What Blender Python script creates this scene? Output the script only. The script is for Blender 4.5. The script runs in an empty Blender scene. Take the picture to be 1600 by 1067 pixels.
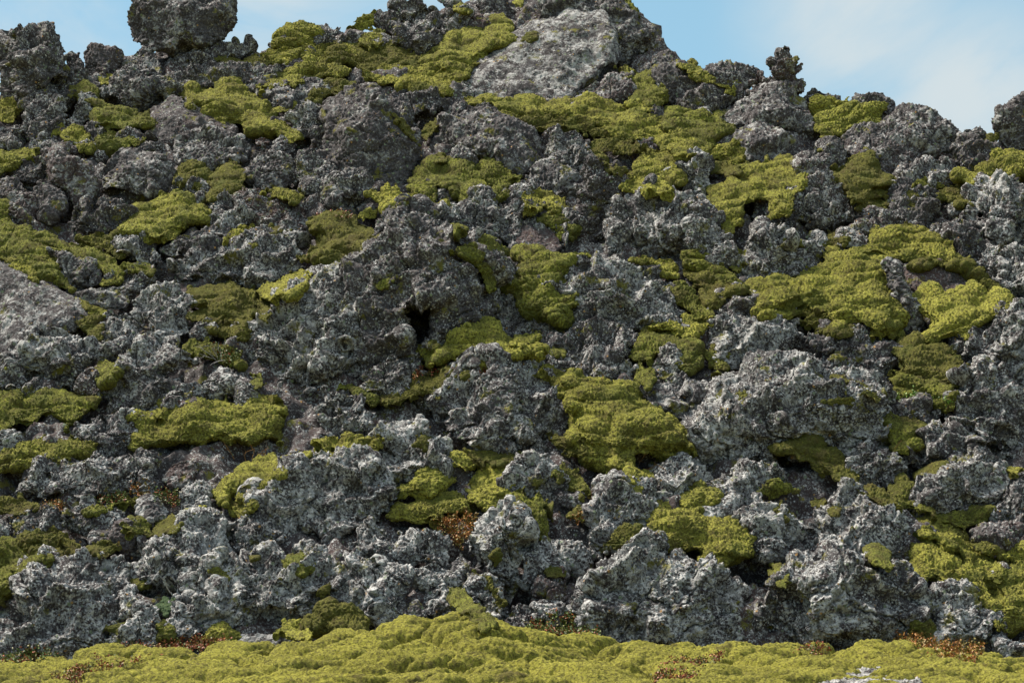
import bpy, math, random
import numpy as np
random.seed(7); RNG = np.random.default_rng(11)
sc = bpy.context.scene
COL = sc.collection
# ------------------------------------------------------------------ camera geometry (pixels of the 1600x1067 photograph)
PW, PH, FOC = 1600.0, 1067.0, 2986.0
EYE = 1.7
PITCH = math.atan((800 - 533.5) / FOC)
CP, SP = math.cos(PITCH), math.sin(PITCH)
def ray(px, py):
    """direction through a pixel, per metre of forward distance Y -> (x, z)"""
    x = (np.asarray(px, float) - PW/2) / FOC; y = (PH/2 - np.asarray(py, float)) / FOC
    yw = CP - SP*y
    return x/yw, (SP + CP*y)/yw
def world(px, py, Y):
    rx, rz = ray(px, py)
    return np.stack([rx*Y, Y + 0*rx, EYE + rz*Y], -1)
# hillside: a 40 degree slope from the foot line up to a crest that follows the skyline
TANS, FOOT = 0.84, 27.5
def y_slope(px, py):
    rz = ray(px, py)[1]
    return (EYE + FOOT*TANS) / (TANS - np.minimum(rz, 0.45))
CREST = np.array([(-400,130),(0,150),(100,130),(150,100),(190,80),(260,72),(370,72),(420,74),(470,60),(540,50),(620,30),(680,10),(800,-25),(960,-30),(1010,20),(1040,70),(1075,115),(1150,135),(1220,160),(1300,165),(1380,178),(1450,200),(1510,225),(1545,232),(1600,215),(2000,200)], float)
def crest_py(px): return np.interp(px, CREST[:,0], CREST[:,1])
_cx = np.linspace(-400, 2000, 240); _cY = y_slope(_cx, crest_py(_cx))
_cw = world(_cx, crest_py(_cx), _cY)
def crest_z(x): return np.interp(x, _cw[:,0], _cw[:,2])
CROPS = {c: ((i % 3)*530.0, (0, 350, 707)[i//3]) for i, c in enumerate('ABCDEFGHI')}
def pts(crop, s):
    a = np.array([[float(v) for v in p.split(',')] for p in s.split()])
    o = CROPS[crop]
    return a/2.963 + np.array(o)
# ------------------------------------------------------------------ tileable noise volumes
NV = 128
def _band(lo, hi, seed):
    r = np.random.default_rng(seed)
    f = np.fft.rfftn(r.standard_normal((NV,)*3))
    k = np.fft.fftfreq(NV)*NV
    kk = np.sqrt(k[:,None,None]**2 + k[None,:,None]**2 + (np.fft.rfftfreq(NV)*NV)[None,None,:]**2)
    f *= np.exp(-((kk-(lo+hi)/2)/((hi-lo)/2))**2)
    v = np.fft.irfftn(f, s=(NV,)*3); return (v/v.std()).astype(np.float32)
VN = [_band(10, 20, 1), _band(10, 20, 2)]            # about 15 features per tile -> feature spacing NV/15 voxels
def _worley(n, seed):
    r = np.random.default_rng(seed); c = NV//n
    P = (np.stack(np.meshgrid(*[np.arange(n)]*3, indexing='ij'), -1) + 0.15 + 0.7*r.random((n,n,n,3)))*c
    g = np.stack(np.meshgrid(*[np.arange(NV)+.5]*3, indexing='ij'), -1).astype(np.float32)
    ci = (g//c).astype(int); best = np.full((NV,)*3, 1e9, np.float32); blk = np.zeros((NV,)*3, np.float32)
    U = r.standard_normal((n,n,n,3)); U /= np.linalg.norm(U, axis=-1, keepdims=True); H = r.uniform(-1, 1, (n,n,n))
    for a in (-1,0,1):
        for b in (-1,0,1):
            for d in (-1,0,1):
                j = ci + np.array([a,b,d]); q = P[j[...,0]%n, j[...,1]%n, j[...,2]%n] + ((j - j%n)*c)
                k = tuple((j % n)[...,i] for i in range(3)); df = g-q.astype(np.float32); d2 = (df**2).sum(-1); m = d2 < best
                best = np.where(m, d2, best); blk = np.where(m, H[k] + 1.9*(df*U[k]).sum(-1)/c, blk)
    return (np.sqrt(best)/c).astype(np.float32), blk.astype(np.float32)
VW, VB = _worley(16, 5)     # rounded cells, and tilted broken blocks
def vol(v, P, lam, off):
    """sample volume v (16 cells a tile) so that one feature is about lam metres"""
    q = (P/lam*8.0 + off).astype(np.float32)
    f = np.floor(q); t = q - f; i = f.astype(np.int32) & (NV-1); j = (i+1) & (NV-1)
    fl = v.ravel()
    t = t*t*(3-2*t)
    x0, y0, z0 = i[:,0]*NV*NV, i[:,1]*NV, i[:,2]; x1, y1, z1 = j[:,0]*NV*NV, j[:,1]*NV, j[:,2]
    tx, ty, tz = t[:,0], t[:,1], t[:,2]
    a = fl[x0+y0+z0]*(1-tz) + fl[x0+y0+z1]*tz; b = fl[x0+y1+z0]*(1-tz) + fl[x0+y1+z1]*tz
    c = fl[x1+y0+z0]*(1-tz) + fl[x1+y0+z1]*tz; d = fl[x1+y1+z0]*(1-tz) + fl[x1+y1+z1]*tz
    return (a*(1-ty)+b*ty)*(1-tx) + (c*(1-ty)+d*ty)*tx
def rotm(seed):
    r = np.random.default_rng(seed); q, _ = np.linalg.qr(r.standard_normal((3,3))); return q
ROT = [rotm(s) for s in range(8)]
def nz(P, lam, off=0.0, k=0): return vol(VN[k&1], P@ROT[k], lam, off + 17.3*k)
def bl(P, lam, off=0.0, k=0): return vol(VB, P@ROT[k], lam, off + 5.7*k)
def wo(P, lam, off=0.0, k=0): return vol(VW, P@ROT[k], lam, off + 9.1*k)
# ------------------------------------------------------------------ implicit bodies -> meshes
def sdf_poly(P, X, Y):
    d = np.full(X.shape, 1e18); s = np.zeros(X.shape, bool)
    for a, b in zip(P, np.roll(P, -1, 0)):
        ex, ey = b-a; wx, wy = X-a[0], Y-a[1]
        t = np.clip((wx*ex+wy*ey)/(ex*ex+ey*ey+1e-9), 0, 1)
        d = np.minimum(d, (wx-ex*t)**2 + (wy-ey*t)**2)
        c = (a[1] > Y) != (b[1] > Y)
        s ^= c & (X < (b[0]-a[0])*(Y-a[1])/((b[1]-a[1]) if abs(b[1]-a[1]) > 1e-9 else 1e-9) + a[0])
    return np.where(s, 1, -1)*np.sqrt(d)
def surface_nets(V):
    s = V < 0
    n = np.array(V.shape)-1
    cor = [(a,b,c) for a in (0,1) for b in (0,1) for c in (0,1)]
    cnt = sum(s[a:a+n[0], b:b+n[1], c:c+n[2]].astype(np.int8) for a,b,c in cor)
    mix = (cnt > 0) & (cnt < 8)
    I = np.argwhere(mix); idx = np.full(mix.shape, -1, np.int64); idx[mix] = np.arange(len(I))
    C = np.stack([V[I[:,0]+a, I[:,1]+b, I[:,2]+c] for a,b,c in cor], 1)
    acc = np.zeros((len(I),3)); num = np.zeros(len(I))
    for i in range(8):
        for j in range(i+1, 8):
            df = np.array(cor[j])-np.array(cor[i])
            if np.abs(df).sum() != 1: continue
            va, vb = C[:,i], C[:,j]; m = (va < 0) != (vb < 0)
            t = np.where(m, va/np.where(m, va-vb, 1), 0)
            acc += np.where(m[:,None], np.array(cor[i]) + t[:,None]*df, 0); num += m
    co = I + acc/num[:,None]
    faces = []
    for ax in range(3):
        b, c = (ax+1)%3, (ax+2)%3
        lo = [slice(None)]*3; hi = [slice(None)]*3; lo[ax] = slice(0,-1); hi[ax] = slice(1,None)
        sa, sb = s[tuple(lo)], s[tuple(hi)]
        E = np.argwhere(sa != sb)
        E = E[(E[:,b] > 0) & (E[:,c] > 0) & (E[:,b] < V.shape[b]-1) & (E[:,c] < V.shape[c]-1)]
        ins = sa[tuple(E.T)]
        q = []
        for db, dc in ((-1,-1),(0,-1),(0,0),(-1,0)):
            k = E.copy(); k[:,b] += db; k[:,c] += dc; q.append(idx[tuple(k.T)])
        q = np.stack(q, 1)
        q[~ins] = q[~ins][:, ::-1]; faces.append(q)
    return co, np.concatenate(faces)
def largest(co, fc):
    lab = np.arange(len(co))
    while True:
        m = lab[fc].min(1); new = lab.copy(); np.minimum.at(new, fc.ravel(), np.repeat(m, 4)); new = new[new]
        if (new == lab).all(): break
        lab = new
    u, c = np.unique(lab, return_counts=True); keep = lab == u[c.argmax()]
    idx = np.cumsum(keep)-1
    return co[keep], idx[fc[keep[fc[:,0]]]]
def mesh_from(name, co, faces):
    me = bpy.data.meshes.new(name); nv, nf = len(co), len(faces); k = faces.shape[1]
    me.vertices.add(nv); me.vertices.foreach_set('co', np.ascontiguousarray(co, np.float32).ravel())
    me.loops.add(nf*k); me.loops.foreach_set('vertex_index', np.ascontiguousarray(faces, np.int32).ravel())
    me.polygons.add(nf); me.polygons.foreach_set('loop_start', np.arange(0, nf*k, k, dtype=np.int32))
    me.polygons.foreach_set('use_smooth', np.ones(nf, bool))
    me.update(calc_edges=True); me.validate(); return me
# depth buffer of everything placed so far, on a 4-pixel raster (used only to rest things on each other)
ST = 4; ZX = np.arange(-160, 1760+1, ST); ZY = np.arange(-120, 1140+1, ST)
_gx, _gy = np.meshgrid(ZX, ZY, indexing='ij')
ZMAP = y_slope(_gx, np.maximum(_gy, crest_py(_gx)))
def zlook(M, px, py, x0=-160, y0=-120, st=ST):
    fx = np.clip((px-x0)/st, 0, M.shape[0]-1.001); fy = np.clip((py-y0)/st, 0, M.shape[1]-1.001)
    i, j = fx.astype(int), fy.astype(int); a, b = fx-i, fy-j
    return (M[i,j]*(1-a)+M[i+1,j]*a)*(1-b) + (M[i,j+1]*(1-a)+M[i+1,j+1]*a)*b
def blur(M, s):
    n = max(1, int(3*s)); k = np.exp(-0.5*(np.arange(-n, n+1)/s)**2); k /= k.sum()
    for ax in (0, 1):
        M = np.apply_along_axis(lambda v: np.convolve(np.pad(v, n, mode='edge'), k, 'valid'), ax, M)
    return M
ITEMS = []
def body(P, depth, T, p, h, seed, lump, cut, back, caves=(), Rr=.85, edge=.07, facets=0, grow=0.0):
    """a closed solid whose outline follows the polygon P; depth(px,py) is its middle surface, T its half thickness in pixels"""
    rng = np.random.default_rng(seed)
    lo, hi = P.min(0)-3*h, P.max(0)+3*h
    xs = np.arange(lo[0], hi[0]+h, h); ys = np.arange(lo[1], hi[1]+h, h)
    ws = np.arange(-T*back-2*h, T*1.35+3*h, h)
    X, Y = np.meshgrid(xs, ys, indexing='ij')
    s2 = sdf_poly(P, X, Y) + grow; r = max(s2.max(), h)
    off = rng.random()*200
    size = min(hi-lo)
    Q = np.stack([X.ravel(), Y.ravel(), 0*X.ravel()], -1)
    rc = min(r, 36.0); s2 = s2 + (edge*rc*(nz(Q, rc*1.1, off, 1) + .6*nz(Q, rc*.45, off, 2))).reshape(X.shape)
    q = np.clip(1 - s2/(r*Rr), 0, 4)
    W = ws[None,None,:]
    G = (q[:,:,None]**p + np.abs(W/T)**p)**(1/p) - 1
    F = G*min(r*Rr, T)
    XX, YY, WW = np.broadcast_arrays(X[:,:,None], Y[:,:,None], W)
    if lump:
        Q = np.stack([XX.ravel(), YY.ravel(), WW.ravel()], -1)
        n = nz(Q, rc*1.2, off, 3) + .55*np.abs(nz(Q, rc*.6, off, 4))-.4
        F = F - lump*min(rc, T)*n.reshape(F.shape)
    for _ in range(facets):
        v = rng.standard_normal(3); v[2] = abs(v[2])+.55; v[1] -= .25; v /= np.linalg.norm(v)
        c = P.mean(0)
        hw = (P.max(0)-P.min(0))/2; ext = np.sqrt((v[0]*hw[0])**2 + (v[1]*hw[1])**2 + (v[2]*T)**2)
        pl = (XX-c[0])*v[0] + (YY-c[1])*v[1] + WW*v[2] - ext*rng.uniform(.56, .84)
        k = .1*size; F = np.maximum(F, pl) + 0*k
    for cx, cy, rx, ry in caves:
        e = np.sqrt(((XX-cx)/rx)**2 + ((YY-cy)/ry)**2 + 0.12*nz(np.stack([XX.ravel(),YY.ravel(),WW.ravel()],-1), rx*.9, off, 5).reshape(F.shape))
        e = np.where(WW > -T*.75, (e-1)*min(rx, ry), 1e3)
        F = np.maximum(F, -e)
    if back < 1: F[:,:,0:2] = np.maximum(F[:,:,0:2], h)
    F[0] = F[-1] = h; F[:,0] = F[:,-1] = h; F[:,:,0] = h; F[:,:,-1] = h
    ins = F < 0
    if not ins.any(): return None
    col = ins.any(2); top = np.where(col, ws[F.shape[2]-1-np.argmax(ins[:,:,::-1], 2)], -1e3)
    return xs, ys, ws, F, X, Y, col, top
def to_mesh(name, B, depth, m, shift, h):
    xs, ys, ws, F = B[:4]
    co, fc = largest(*surface_nets(F))
    px, py, w = xs[0]+co[:,0]*h, ys[0]+co[:,1]*h, ws[0]+co[:,2]*h
    Yv = depth(px, py) - shift - w*m
    return mesh_from(name, world(px, py, Yv), fc[:, ::-1])
def put_depth(B, depth, m, shift):
    """lower the depth buffer where the new body stands in front"""
    xs, ys, col, top, X, Y = B[0], B[1], B[6], B[7], B[4], B[5]
    front = np.where(col, depth(X, Y) - shift - top*m, 1e3)
    h = xs[1]-xs[0]
    i0, i1 = np.searchsorted(ZX, xs[0]), np.searchsorted(ZX, xs[-1]); j0, j1 = np.searchsorted(ZY, ys[0]), np.searchsorted(ZY, ys[-1])
    if i1 <= i0 or j1 <= j0: return
    gx, gy = np.meshgrid(ZX[i0:i1], ZY[j0:j1], indexing='ij')
    ii = np.clip(np.round((gx-xs[0])/h).astype(int), 0, len(xs)-1); jj = np.clip(np.round((gy-ys[0])/h).astype(int), 0, len(ys)-1)
    ZMAP[i0:i1, j0:j1] = np.minimum(ZMAP[i0:i1, j0:j1], front[ii, jj])
SEED = [100]
def R(crop, label, s, st='k', k=.5, T=1.0, tf=.72, cov=.5, br=.15, full=0, cave=(), on_carpet=False):
    if crop in 'GHI' or (crop in 'DEF' and st == 'k' and cov > .45): cov += .09 if crop in 'GHI' else .06
    P = pts(crop, s); SEED[0] += 1; seed = SEED[0]
    caves = [((cx/2.963+CROPS[crop][0]), (cy/2.963+CROPS[crop][1]), rx/2.963, ry/2.963) for cx, cy, rx, ry in cave]
    lo, hi = P.min(0), P.max(0); size = min(hi-lo)
    h = 3.0 if size < 45 else 4.5 if size < 80 else 7.0
    ca = np.array([P[:,0].mean(), lo[1]+.75*(hi[1]-lo[1])])
    cpy = ca[1] if on_carpet else max(ca[1], float(crest_py(ca[0])))
    Ya = float(y_slope(ca[0], cpy)); m = Ya/FOC
    if on_carpet:
        Ya = float(np.median(zlook(ZMAP, P[:,0], P[:,1]))); m = Ya/FOC
        depth = lambda px, py: zlook(ZMAP0, px, py)
    else:
        depth = lambda px, py: Ya + k*(y_slope(px, np.maximum(py, -60)) - y_slope(ca[0], ca[1])) + 0*px
    X, Y = np.meshgrid(np.linspace(lo[0], hi[0], 40), np.linspace(lo[1], hi[1], 40))
    r = sdf_poly(P, X, Y).max()
    Tp = min(max(tf*T*r, 3*h), 1.15/m)
    p, lump, Rr, fac = {'k': (2.2, .12, .95, 6), 's': (2.5, .05, .8, 8), 'f': (3.2, .04, .38, 1), 'r': (2.4, .12, .9, 0)}[st]
    B = body(P, depth, Tp, p, h, seed, lump, 0, 1.0 if full else .7, caves, Rr, .08 if st == 'r' else .05 if st == 's' else .07, fac, 0 if full else min(2.0 if st == 's' else 5.5, .1*size))
    if B is None: return
    col, top, X, Y = B[6], B[7], B[4], B[5]
    gap = (depth(X, Y) - top*m - zlook(ZMAP, X, Y))[col]
    vis = gap[(Y[col] > crest_py(X[col])-2)] if not full else gap
    shift = 0.0
    if len(vis) and not on_carpet:
        shift = float(np.clip(np.percentile(vis, 80) + .06, -.25, 1.1))
    me = to_mesh('rock', B, depth, m, shift, h)
    put_depth(B, depth, m, shift)
    big = max(hi-lo)
    nm, ct = (('rock_slab','rock') if st == 'f' else ('boulder','boulder') if st == 's' and big > 45 else ('small_stone','stone') if big < 42 else
              ('lava_outcrop','outcrop') if big > 130 else ('lava_rock','rock'))
    ITEMS.append(dict(kind='rock', me=me, name=nm, cat=ct, label=label, st=st, cov=cov, br=br, seed=seed))
def M(crop, label, s, t='y', T=1.0):
    P = pts(crop, s); SEED[0] += 1; seed = SEED[0]
    lo, hi = P.min(0), P.max(0); size = min(hi-lo)
    h = 2.5 if size < 26 else 3.5 if size < 60 else 6.0
    # the surface the moss grows on: what already stands there, smoothed
    pad = 60
    i0, i1 = np.searchsorted(ZX, [lo[0]-pad, hi[0]+pad]); j0, j1 = np.searchsorted(ZY, [lo[1]-pad, hi[1]+pad])
    i0, j0 = max(i0, 0), max(j0, 0)
    gx, gy = np.meshgrid(ZX[i0:i1], ZY[j0:j1], indexing='ij')
    sd = sdf_poly(P, gx, gy); Z = ZMAP[i0:i1, j0:j1]
    wgt = np.clip((sd+7)/8, 0.002, 1)
    # keep clear of things well behind: use a plane fit as the base and follow the local relief around it
    A = np.stack([np.ones(sd.size), gx.ravel()-lo[0], gy.ravel()-lo[1]], -1); ww = wgt.ravel()*np.where(sd.ravel() > -4, 1, 0)+1e-6
    zz = Z.ravel().copy(); rw = ww.copy()
    for _ in range(6):
        c = np.linalg.lstsq(A*np.sqrt(rw)[:,None], zz*np.sqrt(rw), rcond=None)[0]
        rw = ww/(1+((zz-A@c)/.18)**2)
    c[2] = min(c[2], -0.002)
    plane = (A@c).reshape(Z.shape)
    s = np.clip(.22*size, 5, 42)/ST
    rel = np.clip(Z-plane, -.45, .45)
    rel = blur(rel*wgt, s)/np.maximum(blur(wgt, s), 1e-4)
    base = plane + .9*rel
    ox, oy = ZX[i0], ZY[j0]
    depth = lambda px, py: zlook(base, px, py, ox, oy)
    m = float(np.median(base))/FOC
    X, Y = np.meshgrid(np.linspace(lo[0], hi[0], 40), np.linspace(lo[1], hi[1], 40))
    r = sdf_poly(P, X, Y).max()
    Tp = np.clip((.92 if r > 14 else .5)*T*r, 1.8*h, .58*T/m)
    B = body(P, depth, Tp, 1.95, h, seed, .10 if r > 14 else .16, 0, .6, (), .9, .07 if r > 14 else .16, 0, 2.5 if r > 8 else 1.5)
    if B is None: return
    col, top, X, Y = B[6], B[7], B[4], B[5]
    gap = (depth(X, Y) - top*m - zlook(ZMAP, X, Y))[col]
    shift = float(np.clip(np.percentile(gap, 90) + .02, -.12, .6))
    me = to_mesh('moss', B, depth, m, shift, h)
    put_depth(B, depth, m, shift)
    el = max(hi-lo)
    nm, ct = ('moss_mat', 'moss') if el > 95 else ('moss_cushion', 'moss')
    ITEMS.append(dict(kind='moss', me=me, name=nm, cat=ct, label=label, st=t, seed=seed))
# ---- every rock, traced crop by crop, from the crest down to the foot of the slope (things further back first)
# crest, left
R('A',"dark craggy outcrop on the skyline in the upper left corner","-50,520 -50,150 15,140 60,120 110,135 145,152 150,132 210,118 240,150 270,195 320,240 292,280 300,330 240,370 200,440 150,500",k=.35,full=1,cov=.42)
R('A',"tall dark boulder standing on the skyline, cut by the top edge","600,-70 588,60 606,130 600,190 650,212 720,242 790,250 850,218 960,216 1060,198 1068,140 1096,100 1075,50 1055,-70",st='s',k=.12,full=1,cov=.40,tf=1.0)
R('A',"brownish rounded rock left of the tall skyline boulder","385,350 392,230 420,205 470,190 520,215 560,260 565,310 500,360 430,390",st='s',k=.45,full=1,cov=.3,br=.7)
R('A',"dark narrow rock between the corner crag and the brownish rounded rock","290,390 330,262 380,236 398,260 398,340 370,410",k=.5,full=1,cov=.4)
R('A',"low lichened ledge along the skyline at the foot of the tall boulder","735,265 800,232 860,205 920,225 1010,205 1090,200 1160,210 1205,235 1200,285 1100,290 1000,300 900,305 800,320 745,310",k=.7,full=1,cov=.5)
R('A',"rocky crest hump behind the mossy knob on the skyline","1200,225 1260,180 1330,130 1400,115 1500,125 1560,115 1620,140 1650,230 1500,240 1400,260 1250,250",k=.5,full=1,cov=.5)
R('A',"grey leaning block directly under the tall skyline boulder","565,300 590,222 650,205 720,250 752,320 745,395 700,380 640,340",st='s',k=.5,cov=.55)
R('A',"lumpy mass of dark lava below the upper left crag","140,450 210,372 280,330 335,365 355,420 340,510 300,570 240,570 225,480",k=.6,cov=.45)
R('A',"long row of cobbled lava under the skyline ledge","785,390 800,342 860,312 960,302 1070,305 1180,310 1250,312 1335,330 1335,385 1200,410 1100,400 950,400 850,405",k=.7,cov=.5,T=.9)
R('A',"small dark peak poking out between two bright moss pads near the crest","1300,335 1330,282 1385,235 1415,270 1418,315 1360,345",st='s',k=.4,cov=.3)
R('A',"small knobby rock beside the tilted overhanging boulder","728,450 740,382 790,355 822,380 818,445 770,480",k=.5)
R('A',"small moss-topped rock left of the tilted overhanging boulder","408,405 440,372 500,352 522,382 505,440 480,480 430,450",k=.6)
R('A',"pale grey slab of rock under two moss pads, uphill of the pointed boulder","1155,455 1200,430 1290,390 1400,350 1540,338 1610,350 1610,410 1500,440 1430,475 1340,492 1290,500 1200,485",st='s',k=.8,cov=.6)
R('A',"tilted pale boulder overhanging a black gap above the green moss","492,440 510,390 540,330 582,290 640,308 700,360 740,430 746,480 690,517 620,527 560,490",st='s',k=.2,cov=.55,tf=1.1)
R('A',"knobby outcrop on the upper left between two moss patches","80,560 110,470 160,430 230,440 250,480 285,540 335,600 240,625 130,625",k=.55,cov=.48)
R('A',"upright lava stub standing in the green moss","342,550 360,480 380,408 415,402 436,450 442,520 422,570 370,578",k=.25,cov=.55)
R('A',"dark smooth slab beneath the draped moss tongue","690,615 710,520 800,470 900,465 1000,550 1070,600 1050,650 900,655 780,665",st='f',k=.7,cov=.3,br=.4)
R('A',"low cobbles at the left margin beside the small dark block","-30,660 20,600 90,580 135,610 125,660 50,680",k=.7)
R('A',"low pale ledge under the twin small moss strips","70,710 200,640 260,636 290,690 210,720",k=.8,cov=.6)
R('A',"rough stone just left of the round moss hummock on the big boulder","385,690 395,600 450,580 522,620 490,700 430,720",k=.6)
R('A',"dark wedge of rock behind the big rounded boulder","570,650 590,590 640,588 700,640 765,690 760,730 700,710 620,690",k=.5,cov=.4)
R('A',"rough lava rock right of the moss tongue tip","1345,525 1380,490 1450,470 1510,490 1545,560 1535,650 1470,660 1400,630 1360,580",k=.4,cov=.5)
R('A',"small rusty stone below the moss tongue","1168,655 1210,634 1252,655 1242,695 1190,697",k=.5,cov=.3,br=1)
R('A',"small dark stone at the tip of the moss tongue","1262,685 1300,634 1352,640 1374,682 1332,716",k=.5,cov=.4)
R('A',"long rounded grey boulder under the dark smooth slab","782,705 800,640 850,611 930,611 1000,630 1100,640 1192,680 1135,735 1060,755 980,770 880,755 800,765",st='s',k=.55,cov=.55)
R('A',"small dark pyramid perched above the steep leaning boulder","262,675 300,630 340,645 398,700 372,730 310,728",st='s',k=.4,cov=.25,br=.4)
R('A',"flat dark block at the left with moss on its upper edge","15,815 60,760 140,730 190,718 228,790 220,845 120,845",st='s',k=.5,cov=.3)
R('A',"big rounded boulder with grey lichen patches and a black gap beneath","448,775 480,700 560,675 640,669 700,690 760,730 812,790 785,865 745,895 700,922 620,912 540,884 470,866",st='s',k=.3,cov=.5,tf=1.0)
R('A',"rounded dark boulder between two olive moss mounds","1115,745 1150,710 1230,695 1310,700 1347,750 1354,835 1312,876 1240,876 1190,846 1140,806",st='s',k=.4,cov=.45)
R('A',"small rough rock next to the foot of the pointed boulder","1340,805 1390,730 1440,710 1500,740 1525,790 1495,840 1400,840",k=.5)
R('A',"shadowed block under the steep leaning boulder","145,890 200,838 282,850 285,950 230,1045 180,1045",st='s',k=.4,cov=.25)
R('A',"purplish boulder at the left edge above the mossy slope","-50,1010 -50,850 60,824 110,850 160,890 187,980 172,1050 80,1015",st='s',k=.4,cov=.4,br=.6)
R('A',"steep leaning boulder with a reddish flank","178,690 220,664 270,668 330,720 390,770 440,830 482,900 482,970 420,1010 340,960 290,900 230,838 208,775",st='s',k=.25,cov=.45,br=.6,tf=1.1)
R('A',"green-grey rock in the hollow below the steep leaning boulder","275,1090 300,985 360,965 440,1000 500,900 560,940 612,990 565,1060 500,1095",k=.5,cov=.35)
R('A',"rock face between the two olive moss mounds and the big round cushion","765,890 820,828 900,838 962,890 968,950 900,958 800,915",k=.5,cov=.45)
R('A',"reddish rock with tiny moss tufts below the olive mounds","1112,905 1150,885 1230,878 1300,900 1370,930 1412,960 1434,1010 1404,1070 1250,1080 1180,1040 1130,975",k=.5,cov=.45,br=.8)
R('A',"pale jagged rock right of the big round moss cushion","960,970 1010,900 1060,875 1100,930 1130,980 1184,1040 1190,1110 1000,1120 960,1040",k=.5,cov=.65)
R('A',"small grey cone of rock right of the reddish rock","1398,875 1430,825 1470,814 1508,860 1494,918 1430,928",k=.4,cov=.6)
R('A',"flat topped grey rock below the pointed boulder's left foot","1478,940 1510,832 1560,820 1640,830 1662,900 1624,990 1520,1000",st='s',k=.5,cov=.55)
# crest, middle
R('B',"rocky summit mass above the pale slab, dropping to the right","770,-70 1120,-70 1280,-30 1340,60 1420,130 1482,190 1476,245 1430,300 1380,345 1290,320 1275,200 1250,130 1150,80 1000,110 880,130 795,125 775,60",st='s',k=.35,full=1,cov=.55,T=1.2)
R('B',"small crest rock cut by the top edge left of the summit","605,35 640,-40 740,-40 795,20 775,90 700,92 650,70",st='s',k=.4,full=1,cov=.35)
R('B',"tiny dark rock at the top edge under a moss tuft","455,30 490,-30 560,-30 585,30 520,48",k=.4,full=1)
R('B',"cluster of upright lava knobs on the crest, tallest at the middle","235,30 280,0 370,-35 412,30 404,100 300,120 245,90",k=.3,full=1,cov=.45)
R('B',"rounded crest rock beside the upright knobs","345,100 390,40 440,34 482,60 476,130 420,140",k=.3,full=1,cov=.45)
R('B',"orange-flecked round boulder left of the brown low stone","460,110 490,40 540,20 602,50 628,90 602,146 550,158 480,170",k=.3,full=1,cov=.5)
R('B',"dark craggy rock at the left end of the crest knobs","145,120 160,60 222,40 262,70 304,112 252,150 180,150",k=.4,full=1,cov=.4)
R('B',"pale brown low stone above the moss slope","596,140 630,90 680,75 760,85 795,112 705,118 640,150",st='s',k=.6,cov=.4,br=.9)
R('B',"pale round stone on the moss under the crest knobs","88,195 130,150 200,150 262,180 265,235 180,232",st='s',k=.5,cov=.65)
R('B',"dark knobby boulder sitting above the steep moss slope","262,205 290,130 350,100 420,115 472,160 474,215 420,252 330,240",k=.35,cov=.45,tf=1.1)
R('B',"lichened rock shoulder on the right skyline below the summit","1390,330 1430,280 1500,193 1540,228 1572,280 1625,320 1660,420 1650,540 1580,540 1520,480 1470,390",st='s',k=.4,full=1,cov=.45)
R('B',"huge pale flat slab just below the summit","594,435 588,370 604,310 650,270 720,230 800,170 860,130 950,110 1040,80 1150,48 1222,78 1257,140 1278,200 1272,272 1204,335 1130,395 1080,445 960,474 850,470 720,465 640,455",st='f',k=.62,cov=.62,tf=.5)
R('B',"purplish broken rock tucked under the slab's right corner","1105,465 1150,400 1230,363 1310,333 1382,348 1390,400 1360,480 1300,500 1200,480",st='s',k=.5,cov=.5,br=.6)
R('B',"small dark pyramid right of the big yellow moss bank","1395,500 1450,446 1500,488 1542,540 1580,605 1520,605 1450,555",st='s',k=.4,cov=.5)
R('B',"small grey rock at the slab's lower left corner","515,430 560,384 602,390 602,460 550,466",k=.5)
R('B',"dark rock shelf under the rolling moss pads left of the slab","130,420 200,370 300,395 420,425 500,425 560,428 580,495 548,550 440,575 330,575 290,515 200,500",k=.6,cov=.42,cave=[(430,555,90,42)])
R('B',"tall dark boulder with a pointed tip, smooth and grey",  "-75,650 -65,480 0,420 60,330 100,318 140,400 182,470 232,518 290,568 352,620 372,690 354,775 322,868 250,890 150,845 60,870 0,815 -65,750",st='s',k=.28,cov=.34,tf=1.0)
R('B',"rough brown rock block below the dark moss fringe","1350,670 1420,643 1488,650 1494,695 1440,720 1380,712",k=.5,cov=.35,br=.6)
R('B',"craggy rock with a pale ridge at the middle of the upper slope","365,670 400,590 480,558 560,508 600,480 680,464 732,500 770,550 830,590 880,620 920,640 962,680 984,720 966,780 900,812 840,822 760,785 640,720 560,700 480,730 400,722",st='s',k=.4,cov=.48,tf=1.0)
R('B',"split grey boulder right of the craggy ridge rock","950,700 990,620 1030,604 1090,620 1132,660 1155,700 1146,790 1080,820 1010,785",k=.35,cov=.55)
R('B',"little rock at the top of the dark green moss slope","525,730 570,678 622,690 644,740 626,800 570,775",k=.5)
R('B',"smooth grey boulder above the jagged black spire","872,825 920,760 980,738 1040,768 1102,800 1144,850 1126,920 1050,940 980,912 900,895",st='s',k=.45,cov=.6)
R('B',"small pale pyramid stone in the green moss hollow","415,930 445,828 490,858 542,888 565,922 544,955 480,952",st='s',k=.3,cov=.6)
R('B',"tilted rock wedge pointing up left of the moss pads","735,955 800,880 840,824 882,830 914,870 885,920 820,940 800,970",k=.4,cov=.55)
R('B',"pale block at the right of the feathery moss bank","1470,870 1530,828 1560,800 1592,738 1645,720 1690,800 1668,910 1560,900",k=.4,cov=.65)
R('B',"flat pebbly rock under the pointed boulder","-30,910 -12,828 80,818 142,838 155,885 120,920 40,945",k=.6)
R('B',"small smooth stone between two strips of moss","80,965 110,924 160,918 204,950 195,1000 110,1006",st='s',k=.5,cov=.5)
R('B',"chunky grey lava row below the green moss hollow","425,1010 480,948 560,958 620,930 662,918 702,960 724,1020 745,1110 600,1130 480,1085",k=.5,cov=.55)
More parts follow.
